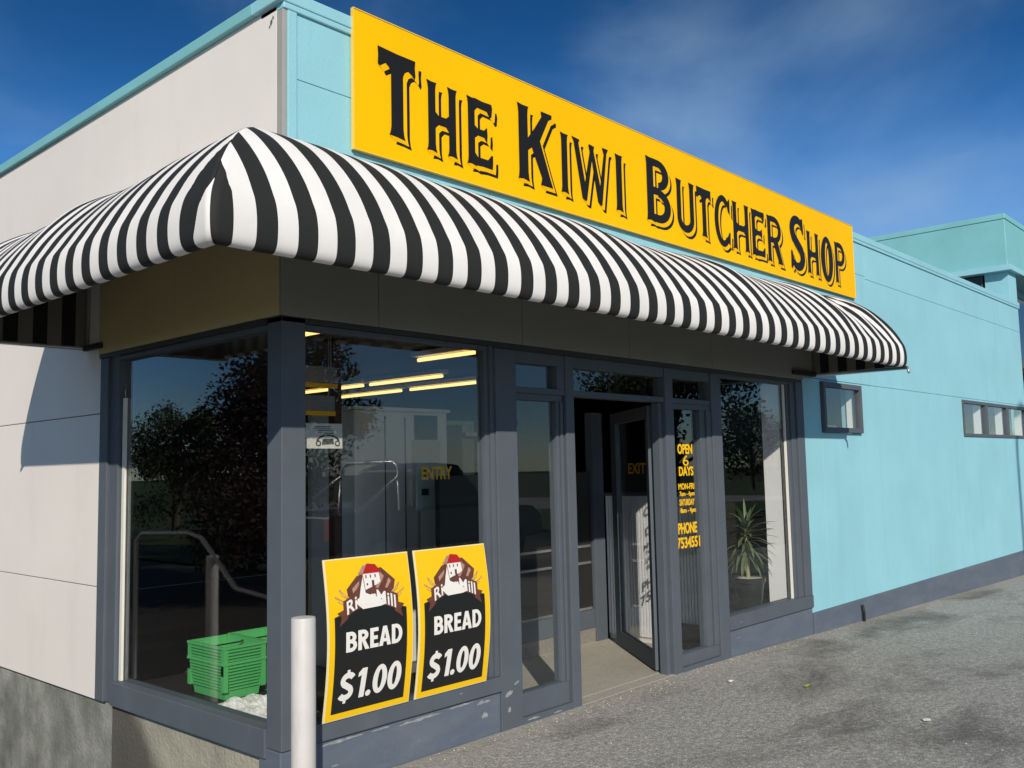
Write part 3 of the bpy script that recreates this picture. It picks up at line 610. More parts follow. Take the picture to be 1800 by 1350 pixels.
mb.tube([(-0.014,2.27,2.46),(-0.014,2.27,3.25)], 0.012, 8)
mb.build('frame', GALV, AW, smooth=True)
BX(5.7, 6.18, -0.05, -0.02, 2.44, 2.48).build('bracket', INDK, AW); BX(-0.045, -0.019, 2.02, 2.27, 2.44, 2.475).build('bracket', INDK, AW)

# ------------------------------------------------------------------ sign
SG = thing('shop_sign', 'long yellow sign board reading THE KIWI BUTCHER SHOP in black letters', 'sign')
SX0, SX1, SZ0, SZ1, SY = 0.445, 7.326, 3.376, 4.182, -0.03
BX(SX0, SX1, SY, -0.012, SZ0, SZ1).build('board', YEL, SG, bevel=0.003)
mb = MB(); e = 0.005
mb.box(SX0-e, SX0, SY-0.004, -0.011, SZ0-e, SZ1+e); mb.box(SX1, SX1+e, SY-0.004, -0.011, SZ0-e, SZ1+e); mb.box(SX0, SX1, SY-0.004, -0.011, SZ1, SZ1+e); mb.box(SX0, SX1, SY-0.004, -0.011, SZ0-e, SZ0)
mb.build('edge_strip', YEDGE, SG)
for x in (1.5,3.6,5.7): BX(x, x+0.05, -0.012, 0.0, 3.40, 4.05).build('batten', FLASH, SG)
# hand drawn letters: pieces are (points, faces) in unit box (0..1, 0..1), stretched to each letter's box
def poly(*p): return (list(p), [tuple(range(len(p)))])
def strip(path, wd):
    vs, fs = [], []; n = len(path)
    for i in range(n):
        a = path[max(i-1,0)]; b = path[min(i+1,n-1)]; tx, ty = b[0]-a[0], b[1]-a[1]; l = math.hypot(tx,ty) or 1
        h = (wd[i] if isinstance(wd,(list,tuple)) else wd)/2
        vs += [(path[i][0]-ty/l*h, path[i][1]+tx/l*h), (path[i][0]+ty/l*h, path[i][1]-tx/l*h)]
    for i in range(n-1): fs.append((2*i,2*i+1,2*i+3,2*i+2))
    return (vs, fs)
def arc(cx, cy, rx, ry, a0, a1, n=20): return [(cx+rx*math.cos(rad(a0+(a1-a0)*i/n)), cy+ry*math.sin(rad(a0+(a1-a0)*i/n))) for i in range(n+1)]
def stem(x0, x1, W, y0=0.0, y1=1.0, f=0.012):
    # flared, slightly waisted upright; W = letter width in metres, f = flare in metres
    g = f/W
    L = [(x0-g,y1),(x0-g*.35,y1-.045),(x0,y1-.12),(x0,y0+.12),(x0-g*.35,y0+.045),(x0-g,y0+.0),((x0+x1)/2,y0+.012)]
    R = [(x1+g,y0-.008),(x1+g*.35,y0+.045),(x1,y0+.12),(x1,y1-.12),(x1+g*.35,y1-.045),(x1+g,y1-.008),((x0+x1)/2,y1-.012)]
    return poly(*(L+R))
def ring(cx, cy, rx, ry, tx, ty, a0, a1, n=28):
    o = arc(cx,cy,rx,ry,a0,a1,n); i = arc(cx,cy,rx-tx,ry-ty,a0,a1,n)
    return (o+i, [(k,k+1,n+1+k+1,n+1+k) for k in range(n)])
def glyph(ch, W, H):
    s = 0.060/W          # stem width in unit box
    if H > 0.47: s = 0.092/W
    if ch == 'T':
        c = 0.5; a, b = c-s/2, c+s/2
        g = 0.014/W
        bar = [(0,1.0),(0.5,0.985),(1.0,0.985),(0.985,0.90),(1.0,0.80),(0.97,0.76),(0.90,0.805),(b+0.14,0.83),(b+0.05,0.80),(b,0.74),(a,0.74),(a-0.05,0.80),(a-0.14,0.83),(0.12,0.80),(0.05,0.775),(0.0,0.80),(0.012,0.9)]
        st = [(a,0.75),(b,0.75),(b,0.13),(b+g*.35,0.05),(b+g,0.0),(c,0.015),(a-g,0.02),(a-g*.35,0.07),(a,0.13)]
        return [poly(*bar), poly(*st)]
    if ch == 'H':
        g = 0.012/W
        cb = [(g+s-.01,.58),(g+s+.10,.53),(1-g-s-.10,.53),(1-g-s+.01,.58),(1-g-s+.01,.34),(1-g-s-.10,.40),(g+s+.10,.40),(g+s-.01,.34)]
        return [stem(g,g+s,W), stem(1-g-s,1-g,W), poly(*cb)]
    if ch == 'E':
        g = 0.012/W; x = g+s
        def arm(y0, y1, xe, up):
            return poly((x-.02,y1),(xe-.12,y1-(.0 if up else .0)),(xe,y1+(.0 if up else .05)),(xe-.02,(y0+y1)/2),(xe-.03,y0-(.05 if up else 0)),(xe-.16,y0+.01),(x+.08,y0),(x-.02,y0-(.04 if up else -.0)))
        top = poly((x-.02,1.0),(x+.3,.985),(.97,.99),(1.0,.93),(.97,.80),(.90,.78),(.78,.855),(x+.1,.865),(x-.02,.80))
        mid = poly((x-.02,.60),(x+.12,.555),(.66,.56),(.78,.62),(.80,.50),(.78,.39),(.66,.45),(x+.12,.455),(x-.02,.40))
        bot = poly((x-.02,.20),(x+.1,.135),(.80,.135),(.94,.22),(1.0,.22),(1.0,.10),(.98,.01),(x+.3,0.015),(x-.02,0))
        return [stem(g,x,W), top, mid, bot]
    if ch == 'K':
        g = 0.014/W; x = g+s
        up = poly((x-.02,.40),(x-.02,.56),(x+.20,.74),(.70,.93),(.68,1.0),(1.0,1.0),(1.0,.95),(.90,.91),(x+.34,.58))
        leg = poly((x+.06,.52),(x+.30,.66),(.92,.12),(1.0,.0),(.64,.0),(.68,.10))
        return [stem(g,x,W), up, leg]
    if ch == 'I':
        g = 0.012/W; return [stem(g,1-g,W)]
    if ch == 'W':
        t = 0.066/W; u = .04
        d1 = poly((-.02,1.0),(t+.04,.985),(t+.01,.92),(.345,.20),(.36,.0),(.30,.0),(.24,.03),(.035,.93))
        d2 = poly((.30,.0),(.36,.0),(.565,.88),(.60,.96),(.44,.96),(.47,.85),(.27,.14))
        d3 = poly((.44,.96),(.46,.975),(.60,.96),(.58,.88),(.775,.22),(.79,.0),(.73,.0),(.67,.05),(.49,.85))
        d4 = poly((.73,.0),(.79,.0),(.95,.92),(1.0,1.0),(.82,1.0),(.87,.90),(.70,.14))
        return [d1,d2,d3,d4]
    if ch in 'BPR':
        g = 0.012/W; x = g+s; tx = s*0.98; ty = 0.125
        out = [stem(g,x,W)]
        if ch == 'B':
            out += [ring(.50,.755,.44,.235,tx,ty*.95,-90,90), ring(.48,.265,.52,.265,tx,ty,-90,90)]
            out += [poly((x-.02,.99),(.50,.99),(.50,.872),(x-.02,.872)), poly((x-.02,.55),(.50,.55),(.50,.43),(x-.02,.43)), poly((x-.02,.125),(.48,.125),(.48,0),(x-.02,0))]
        else:
            lo = .42
            out += [ring(.46,(1+lo)/2,.54 if ch=='P' else .46,(1-lo)/2,tx,ty,-90,90), poly((x-.02,1.0),(.46,1.0),(.46,.875),(x-.02,.875)), poly((x-.02,lo),(.46,lo),(.46,lo+.125),(x-.02,lo+.125))]
            if ch == 'R': out += [poly((.36,.46),(.66,.50),(.97,.03),(1.0,-.01),(.66,.0),(.69,.06))]
        return out
    if ch == 'U':
        g = 0.012/W; x = g+s
        l = poly((0,1.0),(g*.5,.95),(g,.88),(g,.27),(x,.27),(x,.88),(x+g*.5,.95),(x+g,.985)); r = poly((1-x-g,1.0),(1-x-g*.5,.95),(1-x,.88),(1-x,.27),(1-g,.27),(1-g,.88),(1-g*.5,.95),(1.0,.985))
        return [l, r, ring(.5,.275,.5-g,.275,s,.145,180,360)]
    if ch == 'C':
        a = ring(.54,.5,.54,.5,s*1.05,.125,48,312,40)
        return [a, poly((.84,.90),(1.0,.98),(1.0,.66),(.94,.70),(.80,.80)), poly((.84,.10),(.97,.06),(1.0,.30),(.94,.32),(.78,.19))]
    if ch == 'O': return [ring(.5,.5,.5,.5,s*1.05,.13,0,360,48)]
    if ch == 'S':
        p = arc(.52,.755,.37,.185,30,200,14)+[(.24,.60),(.50,.49),(.76,.38)]+arc(.48,.245,.37,.185,20,-150,14)
        p = [(x*W, y*H) for x, y in p]; n = len(p); wd = [0.082*(0.62+0.65*math.sin(math.pi*min(1,max(0,(i+2)/(n+3))))) for i in range(n)]
        sv, sf = strip(p, wd); sv = [(x/W, y/H) for x, y in sv]
        return [(sv, sf), poly((.80,.98),(.93,1.0),(.97,.70),(.90,.70),(.78,.80),(.70,.90)), poly((.02,.34),(.10,.34),(.22,.20),(.16,.06),(.08,.0),(.0,.02))]
LET = [('T',.612,.899,3.507,4.020),('H',.985,1.24,3.50,3.936),('E',1.322,1.556,3.497,3.936),
 ('K',1.795,2.155,3.507,4.026),('I',2.243,2.331,3.507,3.938),('W',2.38,2.805,3.497,3.940),('I',2.888,2.984,3.503,3.938),
 ('B',3.295,3.64,3.507,4.024),('U',3.725,4.005,3.50,3.936),('T',4.045,4.278,3.512,3.938),('C',4.335,4.60,3.482,3.944),('H',4.645,4.945,3.50,3.934),('E',4.992,5.245,3.497,3.932),('R',5.296,5.605,3.486,3.932),
 ('S',5.78,6.085,3.487,4.026),('H',6.145,6.42,3.493,3.930),('O',6.475,6.765,3.460,3.942),('P',6.818,7.075,3.487,3.928)]
WORDS = [(0,3),(3,7),(7,14),(14,18)]
OX, OZ = 0.052, -0.044
for a, b in WORDS:
    mb = MB()
    for li in range(a, b):
        ch, x0, x1, z0, z1 = LET[li]; W, H = x1-x0, z1-z0
        gl = glyph(ch, W, H)
        layers = [(OX, OZ, 0.0006, 0)]+[(OX*t, OZ*t, 0.0014+0.0008*i, 1) for i, t in enumerate((0.58,0.43,0.28,0.14))]+[(0,0,0.0052,0)]
        for (ox, oz, off, mi) in layers:
            for pi, (vs_, fs_) in enumerate(gl):
                y = SY-off-0.00012*pi
                mb.add([(x0+p[0]*W+ox, y, z0+p[1]*H+oz) for p in vs_], fs_, mi)
    mb.build('lettering', [BLACK, YEL], SG)

# ------------------------------------------------------------------ posters
PW, PH = 0.575, 0.815
def sans(ch, w_, h):
    """bold sans capitals and figures in metres, origin at the lower left corner"""
    t = 0.024 if h < .12 else 0.032; b = lambda x0,x1,y0,y1: poly((x0,y0),(x1,y0),(x1,y1),(x0,y1))
    def rg(cx, cy, rx, ry, a0=0, a1=360): return ring(cx, cy, rx, ry, t, t*.82, a0, a1, 30)
    if ch == 'B': m_ = h*.52; return [b(0,t,0,h), rg(w_*.45,(h+m_-t*.4)/2,w_*.48,(h-m_+t*.4)/2,-90,90), rg(w_*.45,(m_+t*.4)/2,w_*.55,(m_+t*.4)/2,-90,90), b(t*.9,w_*.46,h-t*.82,h), b(t*.9,w_*.46,m_-t*.41,m_+t*.41), b(t*.9,w_*.46,0,t*.82)]
    if ch == 'R': m_ = h*.45; return [b(0,t,0,h), rg(w_*.42,(h+m_)/2,w_*.50,(h-m_)/2,-90,90), b(t*.9,w_*.43,h-t*.82,h), b(t*.9,w_*.43,m_,m_+t*.82), poly((w_*.30,m_+.004),(w_*.62,m_+.004),(w_*1.02,0),(w_*1.02-t*1.15,0))]
    if ch == 'E': return [b(0,t,0,h), b(t*.9,w_,h-t*.82,h), b(t*.9,w_*.9,h*.5-t*.4,h*.5+t*.4), b(t*.9,w_,0,t*.82)]
    if ch == 'A': return [poly((0,0),(t*1.08,0),(w_*.5+.004,h*.86),(w_*.5,h),(w_*.5-t*.55,h)), poly((w_,0),(w_-t*1.08,0),(w_*.5-.004,h*.86),(w_*.5,h),(w_*.5+t*.55,h)), b(w_*.25,w_*.75,h*.2,h*.2+t*.72)]
    if ch == 'D': return [b(0,t,0,h), rg(w_*.38,h/2,w_*.62,h/2,-90,90), b(t*.9,w_*.39,h-t*.82,h), b(t*.9,w_*.39,0,t*.82)]
    if ch == '0': return [ring(w_/2,h/2,w_/2,h/2,t*1.05,t*.8,0,360,40)]
    if ch == '.': return [poly(*arc(w_*.5,w_*.48,w_*.58,w_*.52,0,345,20))]
    if ch == '1': return [b(w_-t*1.05,w_,0,h), poly((w_-t,h),(w_-t,h-t*1.05),(0,h*.72),(0,h*.86))]
    if ch == '$':
        p = arc(w_*.54,h*.69,w_*.36,h*.17,25,200,14)+[(w_*.28,h*.57),(w_*.52,h*.49),(w_*.76,h*.40)]+arc(w_*.46,h*.28,w_*.38,h*.17,20,-155,14)
        return [strip(p, t*.95), b(w_*.5-t*.28,w_*.5+t*.28,h*.82,h*1.04), b(w_*.48-t*.28,w_*.48+t*.28,-h*.08,h*.14)]
def poster(x0, label):
    T = thing('poster', label, 'poster', 'yellow bread price posters')
    T.location = (x0, 0, 0.333)
    def bend(a, b, lay):
        # a across in metres, b up in metres
        t = b/PH; y = -0.022-0.045*math.sin(math.pi*t)**1.0+0.012*t - lay*0.0012
        return (a+0.012*t, y, b)
    def sheet(name, pieces, lay, m, par=T):
        mb = MB()
        bm = bmesh.new()
        for k, (vs_, fs_) in enumerate(pieces):
            v = [bm.verts.new((p[0], 0.0002*k, p[1])) for p in vs_]
            for f in fs_:
                try: bm.faces.new([v[i] for i in f])
                except ValueError: pass
        for i in range(1, 20):
            z = PH*i/20
            bmesh.ops.bisect_plane(bm, geom=bm.verts[:]+bm.edges[:]+bm.faces[:], plane_co=(0,0,z), plane_no=(0,0,1))
        bm.verts.ensure_lookup_table(); bm.verts.index_update()
        mb.add([bend(v.co.x, v.co.z, lay+v.co.y*0.25/0.0012*0.001) for v in bm.verts], [[v.index for v in f.verts] for f in bm.faces]); bm.free()
        return mb.build(name, m, par)
    def sheets(name, pieces, lay, m, par): 
        for p_ in pieces: sheet(name, [p_], lay, m, par)
    def rect(x0, x1, z0, z1): return poly((x0,z0),(x1,z0),(x1,z1),(x0,z1))
    s = sheet('sheet', [rect(0,PW,0,PH)], 0, PBORD); md = s.modifiers.new('s','SOLIDIFY'); md.thickness = 0.004; md.offset = -1
    sheet('yellow_ground', [rect(0.012,PW-0.004,0.004,PH-0.006)], 1, PYEL, s)
    blk = [(0.045,0.035),(PW-0.045,0.035),(PW-0.045,0.522)]+[(PW-0.045-(PW-0.09)*i/12, 0.522+0.035*math.sin(math.pi*i/12)) for i in range(1,12)]+[(0.045,0.522)]
    sheet('black_panel', [poly(*blk)], 2, PBLK, s)
    def txt(t, x, z, w_, h_, lay, m, bold=0.03, shear=0.0, arcz=0.0):
        vs_, fs_ = text_mesh(t, bold=bold, shear=shear, spacing=1.05)
        vs2 = [(x+a*w_, z+b*h_+arcz*math.sin(math.pi*a)) for a, b in vs_]
        sheet('lettering', [(vs2, fs_)], lay, m, s)
    def word(chars, z, h, shear):
        for ch, xa, wd in chars:
            for k, (vs_, fs_) in enumerate(sans(ch, wd, h)): sheet('lettering', [([(xa+p[0]+shear*p[1], z+p[1]) for p in vs_], fs_)], 3+0.12*k, PWHT, s)
    word((('B',.115,.070),('R',.193,.072),('E',.272,.056),('A',.332,.082),('D',.420,.074)), .338, .102, 0.0)
    word((('$',.078,.092),('1',.192,.055),('.',.258,.03),('0',.295,.095),('0',.396,.095)), .092, .150, .10)
    # mill emblem: hillside, mill house, splash, ribbon
    cx = PW/2
    sheet('emblem_halo', [poly((cx-.155,.640),(cx-.05,.765),(cx-.03,.785),(cx+.03,.785),(cx+.06,.765),(cx+.175,.670),(cx+.165,.625),(cx+.10,.56),(cx-.10,.56))], 1.5, PYEL, s)
    sheets('emblem_hill', [poly((cx-.155,.655),(cx-.085,.715),(cx-.045,.725),(cx-.03,.66),(cx-.02,.60),(cx-.11,.590),(cx-.15,.62)), poly((cx+.055,.745),(cx+.085,.748),(cx+.175,.675),(cx+.16,.63),(cx+.11,.585),(cx-.03,.585),(cx-.035,.64),(cx+.02,.652))], 3, PBRN, s)
    sheets('emblem_rock', [poly((cx+.075,.725),(cx+.10,.70),(cx+.045,.63),(cx+.03,.635)), poly((cx+.13,.69),(cx+.145,.67),(cx+.115,.635),(cx+.10,.64)), poly((cx-.12,.655),(cx-.07,.69),(cx-.075,.665),(cx-.115,.63)), poly((cx-.10,.625),(cx-.045,.63),(cx-.05,.61),(cx-.10,.61))], 4, PBRN2, s)
    sheet('emblem_roof', [poly((cx-.075,.725),(cx-.04,.765),(cx+.005,.775),(cx-.005,.735),(cx-.05,.72))], 4, PBRN2, s)
    sheet('emblem_roof', [poly((cx-.045,.722),(cx-.01,.775),(cx+.045,.768),(cx+.075,.735),(cx+.072,.722))], 5, PRED, s)
    sheet('emblem_mill', [poly((cx-.042,.724),(cx+.066,.724),(cx+.072,.675),(cx+.055,.664),(cx+.01,.652),(cx-.034,.640))], 5, PWHT, s)
    sheets('emblem_window', [rect(cx-.028,cx-.020,.700,.716), rect(cx+.002,cx+.010,.700,.716), rect(cx+.034,cx+.042,.700,.716), rect(cx+.012,cx+.028,.655,.686), rect(cx-.024,cx-.014,.662,.674)], 6, PBRN, s)
    sheet('emblem_splash', [poly((cx-.046,.71),(cx-.04,.66),(cx-.035,.625),(cx+.0,.612),(cx+.03,.608),(cx+.045,.585),(cx+.085,.578),(cx+.095,.555),(cx+.06,.548),(cx-.06,.545),(cx-.085,.565),(cx-.105,.583),(cx-.078,.605),(cx-.065,.655))], 5.5, PWHT, s)
    rb = lambda t: (cx-.185+.37*t, .512+.05*math.sin(math.pi*t))
    pts = [rb(i/14) for i in range(15)]
    body = ([p for q in pts for p in ((q[0],q[1]),(q[0],q[1]+.085))], [(2*i,2*i+1,2*i+3,2*i+2) for i in range(14)])
    sheets('ribbon', [body, poly((cx-.215,.472),(cx-.20,.517),(cx-.225,.542),(cx-.16,.562),(cx-.155,.512)), poly((cx+.215,.472),(cx+.20,.517),(cx+.225,.542),(cx+.16,.562),(cx+.155,.512))], 4.4, PBRN, s)
    txt('RiverMill', cx-.165, .525, .33, .068, 6.4, PWHT, bold=0.02, arcz=0.045)
    # wheat ears
    for sg in (-1, 1):
        sheet('wheat', [strip([(cx+sg*.13,.565),(cx+sg*.175,.575),(cx+sg*.215,.60)], .004), strip([(cx+sg*.14,.60),(cx+sg*.185,.625),(cx+sg*.205,.66)], .004), strip([(cx+sg*.15,.59),(cx+sg*.20,.605),(cx+sg*.235,.62)], .0035)]+[poly((cx+sg*(.16+.012*i),.58+.008*i),(cx+sg*(.17+.012*i),.59+.008*i),(cx+sg*(.172+.012*i),.582+.008*i)) for i in range(6)]+[poly((cx+sg*(.15+.01*i),.61+.009*i),(cx+sg*(.152+.01*i),.622+.009*i),(cx+sg*(.162+.01*i),.613+.009*i)) for i in range(5)], 1.8, PBRN2, s)
    return T
poster(0.226, 'yellow and black BREAD $1.00 poster in the window, right behind the white bollard')
poster(0.842, 'yellow and black BREAD $1.00 poster in the window, on the side of the doorway')

# ------------------------------------------------------------------ bollard
T = thing('bollard', 'plain white round bollard standing before the grey corner post', 'bollard'); T.location = (-0.115, -0.35, 0)
MB().lathe([(0.056,-0.05),(0.056,0.930),(0.053,0.937),(0.03,0.941),(0.001,0.942)], n=32).build('post', PVCW, T, smooth=False)
for p in T.children[0].data.polygons: p.use_smooth = True
md = T.children[0].modifiers.new('es','EDGE_SPLIT'); md.split_angle = rad(30)
MB().lathe([(0.075,-0.03),(0.075,0.012),(0.058,0.016)], n=28).build('base_collar', PVCW, T)

# ------------------------------------------------------------------ window lettering
def wtext(name, label, lines, y, m):
    T = thing(name, label, 'lettering')
    for (t, x0, x1, z0, z1, bold) in lines:
        vs_, fs_ = text_mesh(t, bold=bold); mb = MB(); mb.add([(x0+a*(x1-x0), y, z0+b*(z1-z0)) for a, b in vs_], fs_); o = mb.build('lettering', m, T)
        md = o.modifiers.new('s','SOLIDIFY'); md.thickness = 0.0015
    return T
wtext('window_lettering', 'yellow OPEN 6 DAYS and PHONE lettering on the glass right of the doorway', [('OPEN',3.742,3.963,1.683,1.765,.035),('6',3.815,3.90,1.588,1.672,.0),('DAYS',3.752,3.968,1.507,1.583,.035),
  ('MON-FRI',3.735,3.972,1.398,1.448,.03),('7am - 6pm',3.748,3.972,1.335,1.384,.03),('SATURDAY',3.745,3.968,1.27,1.322,.03),('8am - 4pm',3.752,3.985,1.20,1.252,.03),
  ('PHONE',3.71,3.99,1.045,1.135,.035),('7534551',3.69,4.03,0.93,1.02,.03)], 0.052, YTXT)
wtext('partition_lettering', 'yellow word ENTRY seen through the front window', [('ENTRY',2.10,2.42,1.525,1.625,.03)], 1.288, YTXT)
# rotated notice taped inside the front window, against the corner post
T = thing('taped_notice', 'cream paper notice with a telephone drawing taped inside the glass', 'notice')
BX(0.158, 0.43, 0.070, 0.073, 1.725, 1.858).build('paper', PAPER, T)
mb = MB()
for k, (x, l) in enumerate(((0.29,.12),(0.325,.10),(0.36,.07))):
    p, f = strip([(x-.055,1.838-k*.018),(x-.055+l,1.842-k*.018)], .005); mb.add([(a,0.0692,b) for a,b in p], f)
    p, f = strip([(x-.055,1.828-k*.018),(x-.055+l,1.832-k*.018)], .003); mb.add([(a,0.0691,b) for a,b in p], f)
p, f = ring(.335,1.765,.075,.034,.014,.010,-10,190,24); mb.add([(a,0.0690,b) for a,b in p], f)
for sx in (-1,1):
    p, f = ring(.335+sx*.062,1.752,.018,.016,.008,.007,0,360,16); mb.add([(a,0.0688,b) for a,b in p], f)
p, f = poly((.295,1.745),(.375,1.748),(.37,1.778),(.30,1.776)); mb.add([(a,0.0689,b) for a,b in p], f)
for i in range(5):
    p, f = strip([(.172,1.842-i*.022),(.195,1.843-i*.022)], .013); mb.add([(a,0.0687,b) for a,b in p], f)
mb.build('drawing', INK, T)

# ------------------------------------------------------------------ shopping baskets
def basket():
    T = thing('shopping_basket', 'x', 'basket')
    mb = MB(); L_, W_, Hh = 0.40, 0.27, 0.21; t = 0.006
    def wall(x0,x1,y0,y1,xt0,xt1,yt0,yt1,z0,z1):
        P = [(x0,y0,z0),(x1,y0,z0),(x1,y1,z0),(x0,y1,z0),(xt0,yt0,z1),(xt1,yt0,z1),(xt1,yt1,z1),(xt0,yt1,z1)]
        Q = [(x0+t,y0+t,z0+t),(x1-t,y0+t,z0+t),(x1-t,y1-t,z0+t),(x0+t,y1-t,z0+t),(xt0+t,yt0+t,z1),(xt1-t,yt0+t,z1),(xt1-t,yt1-t,z1),(xt0+t,yt1-t,z1)]
        mb.add(P+Q, [(0,1,5,4),(1,2,6,5),(2,3,7,6),(3,0,4,7),(3,2,1,0),(12,13,9,8),(13,14,10,9),(14,15,11,10),(15,12,8,11),(8,9,10,11),(4,5,13,12),(5,6,14,13),(6,7,15,14),(7,4,12,15)])
    wall(.025,W_-.025,.03,L_-.03, 0,W_,0,L_, 0,Hh)
    b = mb.build('basket_body', GREEN, T)
    mb = MB()
    for k in range(8):                                   # moulded ribs round the upper part
        z = 0.055+k*0.018; f = .025*(1-z/Hh); g = .03*(1-z/Hh); e = .011
        for (a0,a1,b0,b1) in ((f+.02,W_-f-.02,g-e,g),(f+.02,W_-f-.02,L_-g,L_-g+e),(f-e,f,g+.02,L_-g-.02),(W_-f,W_-f+e,g+.02,L_-g-.02)): mb.box(a0,a1,b0,b1,z,z+.009)
    for (x,y) in ((-.004,-.004),(W_-.026,-.004),(-.004,L_-.026),(W_-.026,L_-.026)): mb.box(x,x+.03,y,y+.03,.05,Hh)
    mb.build('rib', GREEN, b)
    mb = MB(); mb.box(-.008,W_+.008,-.008,.008,Hh-.012,Hh+.004); mb.box(-.008,W_+.008,L_-.008,L_+.008,Hh-.012,Hh+.004); mb.box(-.008,.008,.008,L_-.008,Hh-.012,Hh+.004); mb.box(W_-.008,W_+.008,.008,L_-.008,Hh-.012,Hh+.004)
    mb.build('rim', GREEN, T, bevel=0.002)
    mb = MB(); mb.tube([(W_*.5-.11,L_*.5,Hh-.01),(W_*.5-.1,L_*.55,Hh-.02),(W_*.5+.1,L_*.55,Hh-.02),(W_*.5+.11,L_*.5,Hh-.01)], .005, 6); mb.build('handle', INDK, T)
    return T
b0 = basket(); b0.location = (0.215, 0.90, 0.305)
b0['label'] = 'lower green basket of the left pair, under a nested one, behind the side window'; b0['group'] = 'green shopping baskets'
for (x, y, z, lab) in ((0.215,0.90,0.395,'upper green basket of the left pair by the window corner, open on top'),(0.505,0.93,0.305,'lower green basket of the right pair, half hidden by the corner post'),(0.505,0.93,0.395,'upper green basket of the right pair, half hidden by the corner post')):
    c = copy_tree(b0); c.location = (x,y,z); c['label'] = lab
# crumpled clear bag on the ledge
bm = bmesh.new(); bmesh.ops.create_grid(bm, x_segments=26, y_segments=20, size=0.5); rnd = random.Random(3)
for v in bm.verts:
    x, y = v.co.x, v.co.y; e = max(0,1-(2*max(abs(x),abs(y)))**3)
    v.co.z = e*(0.16+0.28*math.sin(x*11+y*5)*math.cos(y*9-x*3)*0.5+rnd.uniform(-.05,.05))
me = bpy.data.meshes.new('plastic_bag'); bm.to_mesh(me); bm.free(); me.materials.append(POLY)
o = bpy.data.objects.new('plastic_bag', me); COL.objects.link(o); o.scale = (0.30,0.62,0.20); o.location = (0.29,0.60,0.302)
tag(o, 'crumpled clear plastic bag lying below the green baskets', 'bag'); o.modifiers.new('s','SOLIDIFY').thickness = 0.01

# ------------------------------------------------------------------ potted plant
T = thing('potted_plant', 'spiky dracaena in a black pot inside the right shop window', 'plant'); T.location = (5.37, 0.36, 0.222); T.scale = (1.08,)*3
pot = MB().lathe([(0.10,0.0),(0.135,0.24),(0.148,0.245),(0.15,0.285),(0.138,0.285),(0.134,0.262),(0.001,0.262)], n=28).build('pot', POT, T, smooth=True)
pot.modifiers.new('es','EDGE_SPLIT').split_angle = rad(35)
MB().lathe([(0.13,0.262),(0.125,0.276),(0.06,0.283),(0.001,0.28)], n=20).build('pebbles', SOIL, T)
MB().tube([(0,0,.26),(.01,.0,.45),(.0,.01,.62),(.012,0,.74)], [.019,.016,.015,.012], 8).build('stem', CANE, T, smooth=True)
mb = MB(); rnd = random.Random(21)
def leaf(mb, base, az, el, ln, wd, droop, rnd):
    n = 8; p = Vector(base); d = Vector((math.cos(az)*math.cos(el), math.sin(az)*math.cos(el), math.sin(el))); side = Vector((-math.sin(az), math.cos(az), 0)); b = len(mb.v)
    for i in range(n+1):
        t = i/n; wv = wd*(0.45+1.9*t)*(1-t)**0.75 if t < 1 else 0; wv = max(wv, .0008)
        up = d.cross(side).normalized()
        mb.v += [tuple(p-side*wv+up*wv*.35), tuple(p), tuple(p+side*wv+up*wv*.35)]
        d = (d+Vector((0,0,-droop/n))).normalized(); p = p+d*ln/n
    for i in range(n):
        for k in (0,1): mb.f.append((b+3*i+k,b+3*i+k+1,b+3*i+k+4,b+3*i+k+3)); mb.m.append(0)
for i in range(66):
    t = i/65; z = .46+.28*t; az = i*2.399+rnd.uniform(-.3,.3); el = rad(-12+80*t**1.6+rnd.uniform(-16,16)); leaf(mb, (0.008*math.cos(az),.008*math.sin(az),z), az, el, rnd.uniform(.20,.33)*(1-.15*t), rnd.uniform(.013,.023), rnd.uniform(.8,2.3)*(1-.5*t), rnd)
mb.build('leaves', LEAF, T, smooth=True)

# ------------------------------------------------------------------ things seen through the glass
T = thing('ceiling_light', 'lit double fluorescent batten, nearer the entrance of the two long ones', 'light', 'fluorescent ceiling lights')
MB().box(-.06,.06,0,1.2,.06,.10).build('housing', INWH, T); mb = MB(); mb.tube([(-.0,.03,.035),(-.0,1.17,.035)], .016, 8); mb.build('tube', TUBE, T)
T.location = (4.49, 2.95, 2.50)
LL = [(2.62,0.72,'added fluorescent batten lighting the front of the tall grey cabinet'),(4.49,4.25,'lit fluorescent batten in the middle of the lower row'),(4.49,5.50,'lit fluorescent batten at the far end of the lower row'),(3.71,2.72,'lit fluorescent batten, near end of the upper row'),(3.71,3.98,'lit fluorescent batten, far end of the upper row'),  # first batten is added to brighten the cabinet front
 (1.0,0.35,'lit fluorescent batten close above the corner window')]
for x, y, lab in LL:
    c = copy_tree(T); c.location = (x,y,2.50); c['label'] = lab
T = thing('cool_cabinet', 'tall pale grey cabinet with a black sign behind the front window', 'cabinet')
mb = MB(); mb.box(2.02,3.05,2.0,2.6,0.0,2.10); mb.build('cabinet_body', INWH, T, bevel=0.01)
BX(2.0,3.08,1.985,2.62,2.101,2.13).build('top_trim', BEAD, T)
for x in (2.33,2.55): BX(x,x+.008,1.994,1.999,0.1,2.05).build('door_seam', INDK, T)
BX(2.66,2.92,1.985,1.998,1.86,2.07).build('sign_plate', PBLK, T); BX(2.63,2.95,1.986,1.997,1.30,1.855).build('notice', PAPER, T)
BX(2.45, 3.55, 3.2, 3.25, 0.0, 2.12).build('inner_wall', INWH, B); BX(3.75, 4.6, 3.2, 3.25, 0.0, 2.12).build('inner_wall', INWH, B)
T = thing('price_board', 'pale green price board with two tickets behind the front window', 'board'); BX(2.30,2.62,1.56,1.585,1.28,1.66).build('panel', mat('pale_green_board',(.42,.55,.52),.6), T)
